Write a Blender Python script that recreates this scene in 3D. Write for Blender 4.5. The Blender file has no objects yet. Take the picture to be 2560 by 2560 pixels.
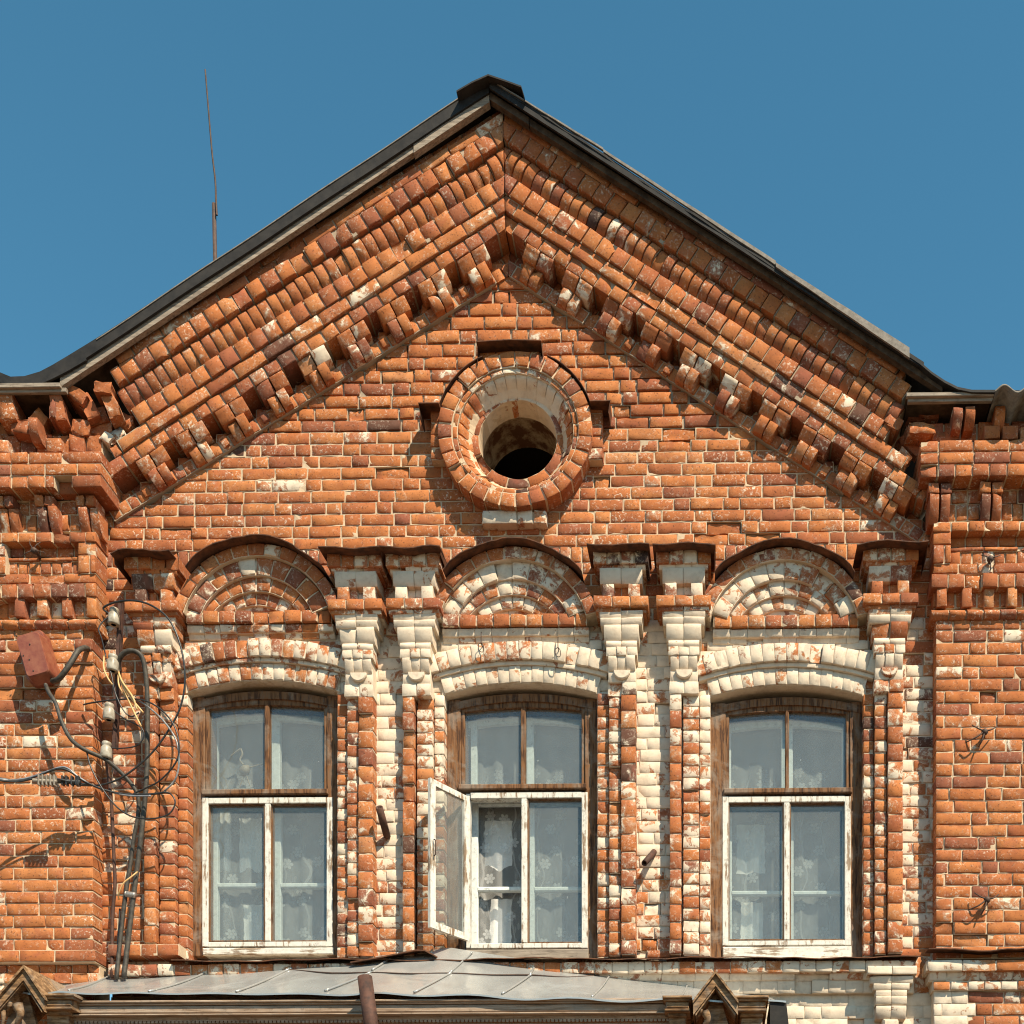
import bpy, math, random
import numpy as np
random.seed(7); rng = np.random.default_rng(11)
sc = bpy.context.scene; COL = sc.collection
R_ = math.radians
# ------------------------------------------------------------------ frame of reference
# Design units: 345 units = 1 m.  u runs right, v runs down, d comes out of the gable wall towards the street.
K = 345.0; DIST = 2967.0; YAW = R_(1.0); CU, CV = 1800.0, 3300.0; PX, PY = 1748.0, 3300.0
EYE = 1.65
def world(p):
    p = np.asarray(p, float)
    return np.stack([(p[..., 0] - 1280) / K, -p[..., 2] / K, EYE + (CV - p[..., 1]) / K], -1)
def I(px, py, d=0.0):            # measured sight line -> design point (u, v) at depth d
    a = (px - PX) / DIST; b = (PY - py) / DIST
    dx = -math.sin(YAW) + a * math.cos(YAW); dy = math.cos(YAW) + a * math.sin(YAW)
    t = (DIST - d) / dy
    return (CU + t * dx, CV - t * b)
def IU(px, py, d=0.0): return I(px, py, d)[0]
def IV(px, py, d=0.0): return I(px, py, d)[1]
# ------------------------------------------------------------------ camera
cam = bpy.data.cameras.new('camera'); co = bpy.data.objects.new('camera', cam); COL.objects.link(co)
cam.sensor_width = 36; cam.lens = 36 * DIST / 2560
cam.shift_x = (1280 - PX) / 2560; cam.shift_y = (PY - 1280) / 2560
cam.clip_start = .1; cam.clip_end = 4000
co.location = ((CU - 1280) / K, -DIST / K, EYE); co.rotation_euler = (R_(90), 0, YAW)
sc.camera = co
# ------------------------------------------------------------------ light
SUN = np.array([0.80, -1.0, 1.42]); SUN /= np.linalg.norm(SUN)
el = math.asin(SUN[2]); az = math.atan2(SUN[0], SUN[1])
w = bpy.data.worlds.new('World'); sc.world = w; w.use_nodes = True
nt = w.node_tree; bg = nt.nodes['Background']
sky = nt.nodes.new('ShaderNodeTexSky'); sky.sky_type = 'NISHITA'; sky.sun_disc = False
sky.sun_elevation = el; sky.sun_rotation = az; sky.air_density = 1.0; sky.dust_density = .0; sky.ozone_density = 1.6
hs = nt.nodes.new('ShaderNodeHueSaturation'); hs.inputs['Hue'].default_value = .473; hs.inputs['Saturation'].default_value = 1.22; hs.inputs['Value'].default_value = 1.66
nt.links.new(sky.outputs[0], hs.inputs['Color']); nt.links.new(hs.outputs[0], bg.inputs['Color'])
bg.inputs['Strength'].default_value = .062
sl = bpy.data.lights.new('sun', 'SUN'); so = bpy.data.objects.new('sun', sl); COL.objects.link(so)
sl.energy = 5.0; sl.angle = R_(.53); sl.color = (1, .88, .68)
from mathutils import Vector
so.rotation_euler = Vector(SUN).to_track_quat('Z', 'Y').to_euler()
sc.view_settings.view_transform = 'Standard'; sc.view_settings.look = 'None'; sc.view_settings.exposure = .6; sc.view_settings.gamma = 1
sc.cycles.use_denoising = True; sc.cycles.filter_width = 1.1; sc.cycles.max_bounces = 8; sc.cycles.diffuse_bounces = 2; sc.cycles.transparent_max_bounces = 16
# ------------------------------------------------------------------ materials
def mat(name):
    m = bpy.data.materials.new(name); m.use_nodes = True
    return m, m.node_tree.nodes, m.node_tree.links, m.node_tree.nodes['Principled BSDF']
def N(ns, t, **kw):
    n = ns.new(t)
    for k, v in kw.items(): setattr(n, k, v)
    return n
def noise(ns, ln, vec, scale, detail=4, rough=.55, dist=0, dim='3D'):
    n = N(ns, 'ShaderNodeTexNoise'); n.inputs['Scale'].default_value = scale; n.inputs['Detail'].default_value = detail
    n.inputs['Roughness'].default_value = rough; n.inputs['Distortion'].default_value = dist
    if vec is not None: ln.new(vec, n.inputs['Vector'])
    return n.outputs['Fac']
def mr(ns, ln, x, a, b, c=0., d=1.):
    n = N(ns, 'ShaderNodeMapRange'); ln.new(x, n.inputs[0])
    for i, v in zip((1, 2, 3, 4), (a, b, c, d)): n.inputs[i].default_value = v
    return n.outputs[0]
def mth(ns, ln, op, a, b=None, clamp=False):
    n = N(ns, 'ShaderNodeMath', operation=op); n.use_clamp = clamp
    for i, x in enumerate((a, b)):
        if x is None: continue
        if isinstance(x, (int, float)): n.inputs[i].default_value = x
        else: ln.new(x, n.inputs[i])
    return n.outputs[0]
def mixc(ns, ln, f, a, b, mode='MIX'):
    n = N(ns, 'ShaderNodeMix', data_type='RGBA', blend_type=mode)
    if isinstance(f, (int, float)): n.inputs[0].default_value = f
    else: ln.new(f, n.inputs[0])
    for i, x in ((6, a), (7, b)):
        if isinstance(x, tuple): n.inputs[i].default_value = (*x[:3], 1)
        else: ln.new(x, n.inputs[i])
    return n.outputs[2]
def ramp(ns, ln, x, stops, interp='LINEAR'):
    n = N(ns, 'ShaderNodeValToRGB'); ln.new(x, n.inputs[0]); cr = n.color_ramp; cr.interpolation = interp
    while len(cr.elements) < len(stops): cr.elements.new(.5)
    for e, (p, c) in zip(cr.elements, stops): e.position = p; e.color = (*c, 1)
    return n.outputs[0]
def bump(ns, ln, h, strength, dist, prev=None):
    n = N(ns, 'ShaderNodeBump'); n.inputs['Strength'].default_value = strength; n.inputs['Distance'].default_value = dist
    ln.new(h, n.inputs['Height'])
    if prev is not None: ln.new(prev, n.inputs['Normal'])
    return n.outputs[0]
def coords(ns, ln, scale=(1, 1, 1), rot=(0, 0, 0)):
    t = N(ns, 'ShaderNodeTexCoord')
    mp = N(ns, 'ShaderNodeMapping'); mp.inputs['Scale'].default_value = scale; mp.inputs['Rotation'].default_value = rot
    ln.new(t.outputs['Object'], mp.inputs['Vector']); return mp.outputs[0]
CREAM = (.72, .59, .45)
def masonry(name, is_mortar):
    m, ns, ln, P = mat(name)
    at = N(ns, 'ShaderNodeAttribute', attribute_name='bc'); sep = N(ns, 'ShaderNodeSeparateColor'); ln.new(at.outputs['Color'], sep.inputs[0])
    tone, paint, third = sep.outputs[0], sep.outputs[1], sep.outputs[2]
    v = coords(ns, ln)
    # per-brick offset so neighbouring bricks are weathered differently
    off = N(ns, 'ShaderNodeVectorMath', operation='ADD'); ln.new(v, off.inputs[0])
    cmb = N(ns, 'ShaderNodeCombineXYZ'); ln.new(mth(ns, ln, 'MULTIPLY', third, 37.), cmb.inputs[1]); ln.new(mth(ns, ln, 'MULTIPLY', tone, 19.), cmb.inputs[0]); ln.new(cmb.outputs[0], off.inputs[1])
    vb = off.outputs[0]
    n1 = noise(ns, ln, vb, 9, 5, .6); n2 = noise(ns, ln, vb, 70, 4, .65); n3 = noise(ns, ln, v, 1.1, 3)
    if is_mortar:
        a = ramp(ns, ln, third, [(0, (.66, .50, .335)), (1, (.36, .30, .225))])
        base = mixc(ns, ln, mr(ns, ln, noise(ns, ln, v, 35, 5, .7), .3, .75), a, (.30, .21, .14), 'MIX')
        base = mixc(ns, ln, .68, base, a)
    else:
        col = ramp(ns, ln, tone, [(0, (.060, .040, .036)), (.05, (.13, .065, .045)), (.2, (.25, .090, .052)), (.42, (.36, .120, .050)), (.62, (.45, .158, .054)), (.82, (.50, .198, .072)), (1, (.48, .225, .105))])
        dark = mixc(ns, ln, 1., col, (.80, .74, .74), 'MULTIPLY'); light = mixc(ns, ln, 1., col, (1.14, 1.12, 1.08), 'MULTIPLY')
        base = mixc(ns, ln, mr(ns, ln, n1, .3, .7), dark, light)
        blush = mixc(ns, ln, mr(ns, ln, noise(ns, ln, vb, 6, 2, .5, .8), .54, .68, 0, .35), base, (.34, .10, .06))
        pit = mr(ns, ln, n2, .34, .42, 1, 0)
        base = mixc(ns, ln, mth(ns, ln, 'MULTIPLY', pit, .75), blush, (.085, .035, .022))
        # dusty lime bloom and flecks
        sp = mth(ns, ln, 'MULTIPLY', mr(ns, ln, noise(ns, ln, vb, 48, 6, .75, .6), .555, .60), mr(ns, ln, noise(ns, ln, vb, 5, 3, .6), .40, .62))
        spv = mth(ns, ln, 'MULTIPLY', sp, mr(ns, ln, n3, .38, .60, .3, .95))
        base = mixc(ns, ln, spv, base, (.74, .62, .49))
    # limewash that has flaked off in patches
    pn = noise(ns, ln, vb if not is_mortar else v, 11, 8, .68, .5)
    pn2 = noise(ns, ln, v, 3.2, 3, .5)
    pm = mth(ns, ln, 'ADD', mth(ns, ln, 'MULTIPLY', pn, .72), mth(ns, ln, 'MULTIPLY', pn2, .28))
    pr = mr(ns, ln, pm, .33, .67)
    diff = mth(ns, ln, 'SUBTRACT', mth(ns, ln, 'SUBTRACT', mth(ns, ln, 'MULTIPLY', paint, 1.08), .05), pr)
    mask = mth(ns, ln, 'MAXIMUM', mr(ns, ln, diff, -.012, .018), mth(ns, ln, 'MULTIPLY', mth(ns, ln, 'MULTIPLY', mr(ns, ln, diff, -.20, .0), mr(ns, ln, paint, .03, .2)), mr(ns, ln, noise(ns, ln, v, 60, 5, .8), .35, .68, 0, .7)))
    cr = ramp(ns, ln, noise(ns, ln, v, 14, 5, .7), [(.25, (.54, .42, .31)), (.5, CREAM), (.8, (.77, .65, .51))])
    dirt = mr(ns, ln, noise(ns, ln, v, 85, 4, .7), .24, .33, 1, 0)
    cr = mixc(ns, ln, mth(ns, ln, 'MULTIPLY', dirt, .5), cr, (.22, .13, .08))
    base = mixc(ns, ln, mask, base, cr)
    # soot and rain grime on the wall
    gr = mth(ns, ln, 'MULTIPLY', mr(ns, ln, noise(ns, ln, v, 2.3, 6, .7, .4), .52, .72), .28)
    base = mixc(ns, ln, gr, base, (.12, .065, .045))
    ln.new(base, P.inputs['Base Color']); P.inputs['Roughness'].default_value = .93; P.inputs['Specular IOR Level'].default_value = .15
    h = mth(ns, ln, 'ADD', mth(ns, ln, 'MULTIPLY', noise(ns, ln, vb, 75, 6, .8), .7), mth(ns, ln, 'MULTIPLY', n2, .4))
    b1 = bump(ns, ln, h, .7 if not is_mortar else .8, .0035)
    b2 = bump(ns, ln, mask, .8, .0022, b1)
    ln.new(b2, P.inputs['Normal'])
    return m
M_BRICK = masonry('brick_masonry', False); M_MORTAR = masonry('lime_mortar', True)
def wood(name, cols, stretch=(11, 11, 1.0), peel=None, rough=.8, bstr=.6):
    m, ns, ln, P = mat(name); v = coords(ns, ln, stretch); vo = coords(ns, ln)
    g = noise(ns, ln, v, 5, 6, .65, .3)
    c = ramp(ns, ln, g, cols)
    hsum = g
    if peel:
        pmask = mr(ns, ln, mth(ns, ln, 'ADD', mth(ns, ln, 'MULTIPLY', noise(ns, ln, v, 4, 6, .7), .6), mth(ns, ln, 'MULTIPLY', noise(ns, ln, vo, 7, 5, .6), .4)), peel[1] - .02, peel[1] + .02)
        pc = mixc(ns, ln, mr(ns, ln, noise(ns, ln, vo, 30, 4), .4, .75), peel[0], tuple(x * .78 for x in peel[0]))
        c = mixc(ns, ln, pmask, c, pc)
    else: c = mixc(ns, ln, mr(ns, ln, noise(ns, ln, vo, 3.5, 5, .7, .6), .5, .62, 0, .6), c, (.27, .22, .175))
    c = mixc(ns, ln, mr(ns, ln, noise(ns, ln, vo, 22, 5, .75), .56, .66, 0, .35), c, (.05, .035, .025))
    ln.new(c, P.inputs['Base Color']); P.inputs['Roughness'].default_value = rough; P.inputs['Specular IOR Level'].default_value = .25
    ln.new(bump(ns, ln, hsum, bstr, .004), P.inputs['Normal'])
    return m
M_BROWN = wood('stained_wood', [(.28, (.022, .012, .008)), (.42, (.085, .038, .018)), (.54, (.22, .10, .04)), (.64, (.16, .105, .07)), (.76, (.38, .21, .085))])
M_WHITE = wood('flaking_white_paint', [(.3, (.16, .085, .045)), (.6, (.34, .25, .17))], peel=((.72, .68, .60), .455), rough=.6, bstr=.6)
M_WHITE2 = wood('old_white_paint', [(.3, (.20, .12, .07)), (.6, (.36, .28, .20))], stretch=(1.2, 14, 14), peel=((.74, .69, .60), .47), rough=.6)
M_INNER = wood('inner_white_paint', [(.3, (.5, .5, .46)), (.6, (.6, .6, .56))], peel=((.78, .80, .76), .30), rough=.45, bstr=.15)
M_GREYW = wood('grey_weathered_wood', [(.25, (.06, .048, .04)), (.42, (.22, .175, .135)), (.6, (.35, .285, .22)), (.8, (.44, .36, .28))], stretch=(1.4, 14, 14))
M_CARVE = wood('carved_brown_wood', [(.25, (.04, .028, .018)), (.42, (.14, .075, .035)), (.55, (.30, .17, .08)), (.7, (.42, .29, .18)), (.85, (.5, .38, .26))], stretch=(2.0, 5, 9))
M_FASCIA = wood('fascia_paint', [(.25, (.10, .06, .035)), (.45, (.32, .22, .15)), (.65, (.44, .34, .26)), (.85, (.36, .19, .12))], stretch=(1.0, 9, 16))
def simple(name, col, rough=.5, metal=0., col2=None, scale=20, spec=.5, bs=0., lo=.35, hi=.65, bd=.003):
    m, ns, ln, P = mat(name); v = coords(ns, ln)
    if col2:
        n = noise(ns, ln, v, scale, 6, .68)
        ln.new(mixc(ns, ln, mr(ns, ln, n, lo, hi), col, col2), P.inputs['Base Color'])
        if bs: ln.new(bump(ns, ln, n, bs, bd), P.inputs['Normal'])
    else: P.inputs['Base Color'].default_value = (*col, 1)
    P.inputs['Roughness'].default_value = rough; P.inputs['Metallic'].default_value = metal; P.inputs['Specular IOR Level'].default_value = spec
    return m
M_RUST = simple('rusty_flashing', (.045, .022, .014), .8, 0, (.17, .066, .03), 14, .3, .6)
M_PIPE = simple('rusty_pipe', (.05, .028, .022), .75, .2, (.13, .058, .038), 18, .4, .5)
M_BOX = simple('red_oxide_paint', (.20, .048, .028), .42, 0, (.30, .105, .055), 16, .5, .35)
M_ROOF = simple('roof_sheet', (.012, .011, .011), .75, 0, (.032, .028, .025), 9, .3, .6)
M_EDGE = simple('roof_edge', (.26, .225, .19), .75, 0, (.14, .12, .10), 25, .3, .4)
M_CABLE = simple('black_cable', (.012, .012, .013), .38, 0, (.04, .037, .033), 40, .5)
M_CABLE2 = simple('dusty_cable', (.028, .024, .020), .62, 0, (.085, .070, .052), 30, .4, .4)
M_YELLOW = simple('yellow_wire', (.70, .45, .20), .55, 0, (.62, .36, .13), 30)
M_PORC = simple('porcelain', (.46, .41, .33), .4, 0, (.24, .19, .13), 22, .4)
M_STEEL = simple('galvanised_steel', (.42, .40, .37), .5, .6, (.24, .20, .17), 40)
M_DARKSTEEL = simple('dark_iron', (.05, .036, .03), .7, .3, (.11, .06, .04), 40)
M_ROOM = simple('unlit_room_plaster', (.10, .095, .085), .95)  # dark colour stands for the unlit room
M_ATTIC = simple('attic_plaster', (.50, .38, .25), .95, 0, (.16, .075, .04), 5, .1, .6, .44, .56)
M_BLACKW = simple('unlit_attic', (.02, .016, .013), .95)  # near-black colour stands for the darkness of the attic
M_SOIL = simple('ground_paving', (.15, .105, .065), .95, 0, (.11, .078, .05), 2, .1)
M_SUNPATCH = simple('sun_patch_sheet', (.88, .86, .82), .95, 0, (.78, .75, .70), 12, .1, .5)
M_BARK = simple('shaded_boards', (.05, .035, .025), .9, 0, (.13, .09, .06), 12, .1, .5)  # dark wood, eave shade put into its colour
def canopy_mat():
    m, ns, ln, P = mat('grey_sheet_metal'); v = coords(ns, ln)
    n = noise(ns, ln, coords(ns, ln, (1, 1, 1)), 2.2, 4, .6)
    c = ramp(ns, ln, n, [(.3, (.37, .36, .34)), (.7, (.47, .455, .43))])
    c = mixc(ns, ln, mr(ns, ln, noise(ns, ln, v, 55, 5, .7), .66, .72, 0, .8), c, (.16, .09, .05))
    ln.new(c, P.inputs['Base Color']); P.inputs['Metallic'].default_value = .42
    ln.new(mr(ns, ln, noise(ns, ln, v, 6, 4), .3, .7, .16, .34), P.inputs['Roughness'])
    ln.new(bump(ns, ln, noise(ns, ln, v, 2.6, 2, .5, .6), .5, .05), P.inputs['Normal'])
    return m
M_CANOPY = canopy_mat()
def glass_mat():
    m, ns, ln, P = mat('window_glass'); out = ns['Material Output']; ns.remove(P)
    tr = N(ns, 'ShaderNodeBsdfTransparent'); tr.inputs[0].default_value = (.90, .93, .92, 1)
    gl = N(ns, 'ShaderNodeBsdfGlossy'); gl.inputs['Roughness'].default_value = .03
    di = N(ns, 'ShaderNodeBsdfDiffuse'); di.inputs[0].default_value = (.60, .63, .63, 1)
    v = coords(ns, ln); b = bump(ns, ln, noise(ns, ln, v, 3, 2), .25, .02)
    ln.new(b, gl.inputs['Normal'])
    ge = N(ns, 'ShaderNodeNewGeometry'); dt = N(ns, 'ShaderNodeVectorMath', operation='DOT_PRODUCT'); ln.new(ge.outputs['Incoming'], dt.inputs[0]); ln.new(ge.outputs['Normal'], dt.inputs[1])
    c_ = mth(ns, ln, 'SUBTRACT', 1., mth(ns, ln, 'ABSOLUTE', dt.outputs['Value']), True)
    f = mth(ns, ln, 'ADD', .05, mth(ns, ln, 'MULTIPLY', mth(ns, ln, 'POWER', c_, 5.), .9), True)
    mx = N(ns, 'ShaderNodeMixShader'); ln.new(f, mx.inputs[0]); ln.new(tr.outputs[0], mx.inputs[1]); ln.new(gl.outputs[0], mx.inputs[2])
    haze_dirt = mth(ns, ln, 'ADD', mth(ns, ln, 'MULTIPLY', mr(ns, ln, noise(ns, ln, v, 4, 5, .7), .35, .75, .75, 1), .12), mth(ns, ln, 'MULTIPLY', mr(ns, ln, noise(ns, ln, v, 38, 6, .75, 1.2), .685, .70), .75))  # even pale haze stands in for sky reflection, plus dirt flecks
    mx2 = N(ns, 'ShaderNodeMixShader'); ln.new(haze_dirt, mx2.inputs[0]); ln.new(mx.outputs[0], mx2.inputs[1]); ln.new(di.outputs[0], mx2.inputs[2])
    ln.new(mx2.outputs[0], out.inputs[0]); return m
M_GLASS = glass_mat()
def lace_mat():
    m, ns, ln, P = mat('lace_tulle'); out = ns['Material Output']; ns.remove(P)
    v = coords(ns, ln)
    vo = N(ns, 'ShaderNodeTexVoronoi', feature='F1', voronoi_dimensions='2D'); vo.inputs['Scale'].default_value = 6.0; vo.inputs['Randomness'].default_value = .95
    sx = N(ns, 'ShaderNodeSeparateXYZ'); ln.new(v, sx.inputs[0]); cb = N(ns, 'ShaderNodeCombineXYZ'); ln.new(sx.outputs[0], cb.inputs[0]); ln.new(sx.outputs[2], cb.inputs[1])
    ln.new(cb.outputs[0], vo.inputs['Vector'])
    sv = N(ns, 'ShaderNodeVectorMath', operation='SUBTRACT'); ln.new(cb.outputs[0], sv.inputs[0]); ln.new(vo.outputs['Position'], sv.inputs[1])
    s2 = N(ns, 'ShaderNodeSeparateXYZ'); ln.new(sv.outputs[0], s2.inputs[0])
    ang = mth(ns, ln, 'ARCTAN2', s2.outputs[1], s2.outputs[0]); r = mth(ns, ln, 'MULTIPLY', vo.outputs['Distance'], 1 / 6.0)
    pet = mth(ns, ln, 'ABSOLUTE', mth(ns, ln, 'COSINE', mth(ns, ln, 'MULTIPLY', ang, 3.)))
    rad = mth(ns, ln, 'ADD', mth(ns, ln, 'MULTIPLY', mth(ns, ln, 'POWER', pet, .5), .030), .012)
    fl = mr(ns, ln, mth(ns, ln, 'SUBTRACT', rad, r), -.001, .002)
    ring = mth(ns, ln, 'ABSOLUTE', mth(ns, ln, 'SUBTRACT', r, .014)); ringm = mr(ns, ln, ring, .0015, .003, 1, 0)
    fl2 = mth(ns, ln, 'SUBTRACT', fl, mth(ns, ln, 'MULTIPLY', ringm, .6), True)
    # trailing stems
    wv = N(ns, 'ShaderNodeTexWave', wave_type='BANDS', bands_direction='X'); wv.inputs['Scale'].default_value = 1.6; wv.inputs['Distortion'].default_value = 5.; wv.inputs['Detail'].default_value = 1; wv.inputs['Detail Scale'].default_value = 1.6
    ln.new(v, wv.inputs['Vector']); stem = mr(ns, ln, wv.outputs['Fac'], .982, .995)
    vo2 = N(ns, 'ShaderNodeTexVoronoi', feature='F1', voronoi_dimensions='2D'); vo2.inputs['Scale'].default_value = 11.; vo2.inputs['Randomness'].default_value = .9
    mp = N(ns, 'ShaderNodeMapping'); mp.inputs['Scale'].default_value = (1.7, .7, 1); mp.inputs['Rotation'].default_value = (0, 0, .5); ln.new(cb.outputs[0], mp.inputs[0]); ln.new(mp.outputs[0], vo2.inputs['Vector'])
    leaf = mr(ns, ln, vo2.outputs['Distance'], .20, .25, 1, 0)
    pat = mth(ns, ln, 'MAXIMUM', mth(ns, ln, 'MAXIMUM', fl2, mth(ns, ln, 'MULTIPLY', stem, .5)), mth(ns, ln, 'MULTIPLY', leaf, .25))
    fold = N(ns, 'ShaderNodeTexWave', wave_type='BANDS', bands_direction='X'); fold.inputs['Scale'].default_value = 2.5; fold.inputs['Distortion'].default_value = 2.5; ln.new(v, fold.inputs['Vector'])
    so_ = N(ns, 'ShaderNodeSeparateXYZ'); ln.new(v, so_.inputs[0]); pat = mth(ns, ln, 'MULTIPLY', pat, mr(ns, ln, so_.outputs[2], 1.25, 1.5, 1, 0))  # plain net above the pattern stands in for reflection in upper panes
    al = mth(ns, ln, 'ADD', mth(ns, ln, 'ADD', .20, mth(ns, ln, 'MULTIPLY', fold.outputs['Fac'], .04)), mth(ns, ln, 'MULTIPLY', pat, .22))
    tr = N(ns, 'ShaderNodeBsdfTransparent'); di = N(ns, 'ShaderNodeBsdfDiffuse'); di.inputs[0].default_value = (.84, .84, .82, 1)
    mx = N(ns, 'ShaderNodeMixShader'); ln.new(al, mx.inputs[0]); ln.new(tr.outputs[0], mx.inputs[1]); ln.new(di.outputs[0], mx.inputs[2])
    ln.new(mx.outputs[0], out.inputs[0]); return m
M_LACE = lace_mat()
# ------------------------------------------------------------------ mesh collecting
class MB:
    def __init__(s): s.V = []; s.F = []; s.mi = []; s.A = []; s.sm = []; s.n = 0
    def add(s, v, f, m=0, col=(.5, 0, 0), smooth=True, nflat=0):
        v = np.asarray(v, float); s.V.append(v); s.F += [tuple(i + s.n for i in q) for q in f]
        s.mi += [m] * len(f); s.sm += [smooth] * (len(f) - nflat) + [False] * nflat
        s.A.append(np.tile(np.array([*col, 1.]), (len(v), 1))); s.n += len(v)
    def build(s, name, mats, parent=None, origin=None, **props):
        me = bpy.data.meshes.new(name); V = world(np.concatenate(s.V))
        o = bpy.data.objects.new(name, me); COL.objects.link(o)
        if origin is not None: og = world(np.array(origin, float)); V = V - og; o.location = og
        if parent is not None: o.parent = parent; 
        if parent is not None and (parent.location.length > 0) and origin is None: V = V - np.array(tot(parent))
        if parent is not None and origin is not None: o.location = Vector(og) - Vector(tot(parent))
        me.from_pydata(V.tolist(), [], s.F)
        for m in (mats if isinstance(mats, (list, tuple)) else [mats]): me.materials.append(m)
        me.polygons.foreach_set('material_index', s.mi); me.polygons.foreach_set('use_smooth', s.sm)
        at = me.attributes.new('bc', 'FLOAT_COLOR', 'POINT'); at.data.foreach_set('color', np.concatenate(s.A).ravel().astype(np.float32))
        for k, v in props.items(): o[k] = v
        return o
def tot(o):
    l = Vector(o.location); p = o.parent
    while p is not None: l = l + Vector(p.location); p = p.parent
    return l
def empty(name, pt=None, parent=None, **props):
    o = bpy.data.objects.new(name, None); COL.objects.link(o); o.empty_display_size = .1
    if parent is not None: o.parent = parent
    if pt is not None: o.location = Vector(world(np.array(pt, float))) - (tot(parent) if parent is not None else Vector((0, 0, 0)))
    for k, v in props.items(): o[k] = v
    return o
def box(mb, u0, u1, v0, v1, d0, d1, m=0, col=(.5, 0, 0), bev=0.):
    c = []
    e = min(bev, abs(u1 - u0) * .3, abs(v1 - v0) * .3)
    df = max(d0, d1); db = min(d0, d1)
    c = [(u0 + e, v0 + e, df), (u1 - e, v0 + e, df), (u1 - e, v1 - e, df), (u0 + e, v1 - e, df)]
    F = [(0, 3, 2, 1)]
    if e > 0:
        c += [(u0, v0, df - e), (u1, v0, df - e), (u1, v1, df - e), (u0, v1, df - e)]
        F += [(0, 1, 5, 4), (1, 2, 6, 5), (2, 3, 7, 6), (3, 0, 4, 7)]
    k = len(c); c += [(u0, v0, db), (u1, v0, db), (u1, v1, db), (u0, v1, db)]; b = k - 4
    F += [(b, b + 1, k + 1, k), (b + 1, b + 2, k + 2, k + 1), (b + 2, b + 3, k + 3, k + 2), (b + 3, b, k, k + 3), (k, k + 1, k + 2, k + 3)]
    mb.add(c, F, m, col, False)
def ibox(mb, x0, x1, y0, y1, df, db, m=0, bev=1.2, col=(.5, 0, 0)):
    ym = (y0 + y1) / 2; xm = (x0 + x1) / 2
    box(mb, IU(x0, ym, df), IU(x1, ym, df), IV(xm, y0, df), IV(xm, y1, df), df, db, m, col, bev)
def band(mb, us, top, bot, df, db, m=0, col=(.5, 0, 0), smooth=False):   # solid strip between two curves v=top(u), v=bot(u)
    n = len(us); V = []; F = []
    for u in us:
        t = top(u); b = bot(u); V += [(u, t, df), (u, b, df), (u, b, db), (u, t, db)]
    for i in range(n - 1):
        a = 4 * i; b = a + 4
        F += [(a, a + 1, b + 1, b), (a + 1, a + 2, b + 2, b + 1), (a + 2, a + 3, b + 3, b + 2), (a + 3, a, b, b + 3)]
    F += [(0, 3, 2, 1), (4 * n - 4, 4 * n - 3, 4 * n - 2, 4 * n - 1)]
    mb.add(V, F, m, col, smooth)
def smoothpts(P, k=6):
    P = [np.array(p, float) for p in P]
    if len(P) < 3: return P
    Q = [2 * P[0] - P[1]] + P + [2 * P[-1] - P[-2]]; out = []
    for i in range(1, len(Q) - 2):
        for t in np.linspace(0, 1, k, endpoint=False):
            a, b, c, e = Q[i - 1:i + 3]
            out.append(.5 * (2 * b + (c - a) * t + (2 * a - 5 * b + 4 * c - e) * t * t + (3 * b - a - 3 * c + e) * t ** 3))
    return out + [P[-1]]
def tube(mb, P, r, m=0, sides=8, k=6, col=(.5, 0, 0), taper=None):
    P = smoothpts(P, k); n = len(P); V = []; F = []
    for i, p in enumerate(P):
        t = P[min(i + 1, n - 1)] - P[max(i - 1, 0)]; t /= (np.linalg.norm(t) + 1e-9)
        a = np.cross(t, (0, 0, 1.)); 
        if np.linalg.norm(a) < 1e-3: a = np.cross(t, (0, 1., 0))
        a /= np.linalg.norm(a); b = np.cross(t, a)
        rr = (r if taper is None else r * (1 + (taper - 1) * i / (n - 1)))
        for j in range(sides):
            q = 2 * math.pi * j / sides; V.append(p + rr * (a * math.cos(q) + b * math.sin(q)))
    for i in range(n - 1):
        for j in range(sides):
            F.append((i * sides + j, i * sides + (j + 1) % sides, (i + 1) * sides + (j + 1) % sides, (i + 1) * sides + j))
    F += [tuple(range(sides)), tuple(range((n - 1) * sides, n * sides))]
    mb.add(V, F, m, col)
def lathe(mb, c, prof, axis=(0, -1, 0), m=0, sides=14):   # prof: (t along axis, radius)
    ax = np.array(axis, float); ax /= np.linalg.norm(ax); a = np.cross(ax, (0, 0, 1.)) if abs(ax[2]) < .9 else np.cross(ax, (1., 0, 0)); a /= np.linalg.norm(a); b = np.cross(ax, a)
    V = []; F = []; c = np.array(c, float)
    for t, r in prof:
        for j in range(sides):
            q = 2 * math.pi * j / sides; V.append(c + ax * t + r * (a * math.cos(q) + b * math.sin(q)))
    for i in range(len(prof) - 1):
        for j in range(sides): F.append((i * sides + j, i * sides + (j + 1) % sides, (i + 1) * sides + (j + 1) % sides, (i + 1) * sides + j))
    F += [tuple(range(sides)), tuple(range((len(prof) - 1) * sides, len(prof) * sides))]
    mb.add(V, F, m)
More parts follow.
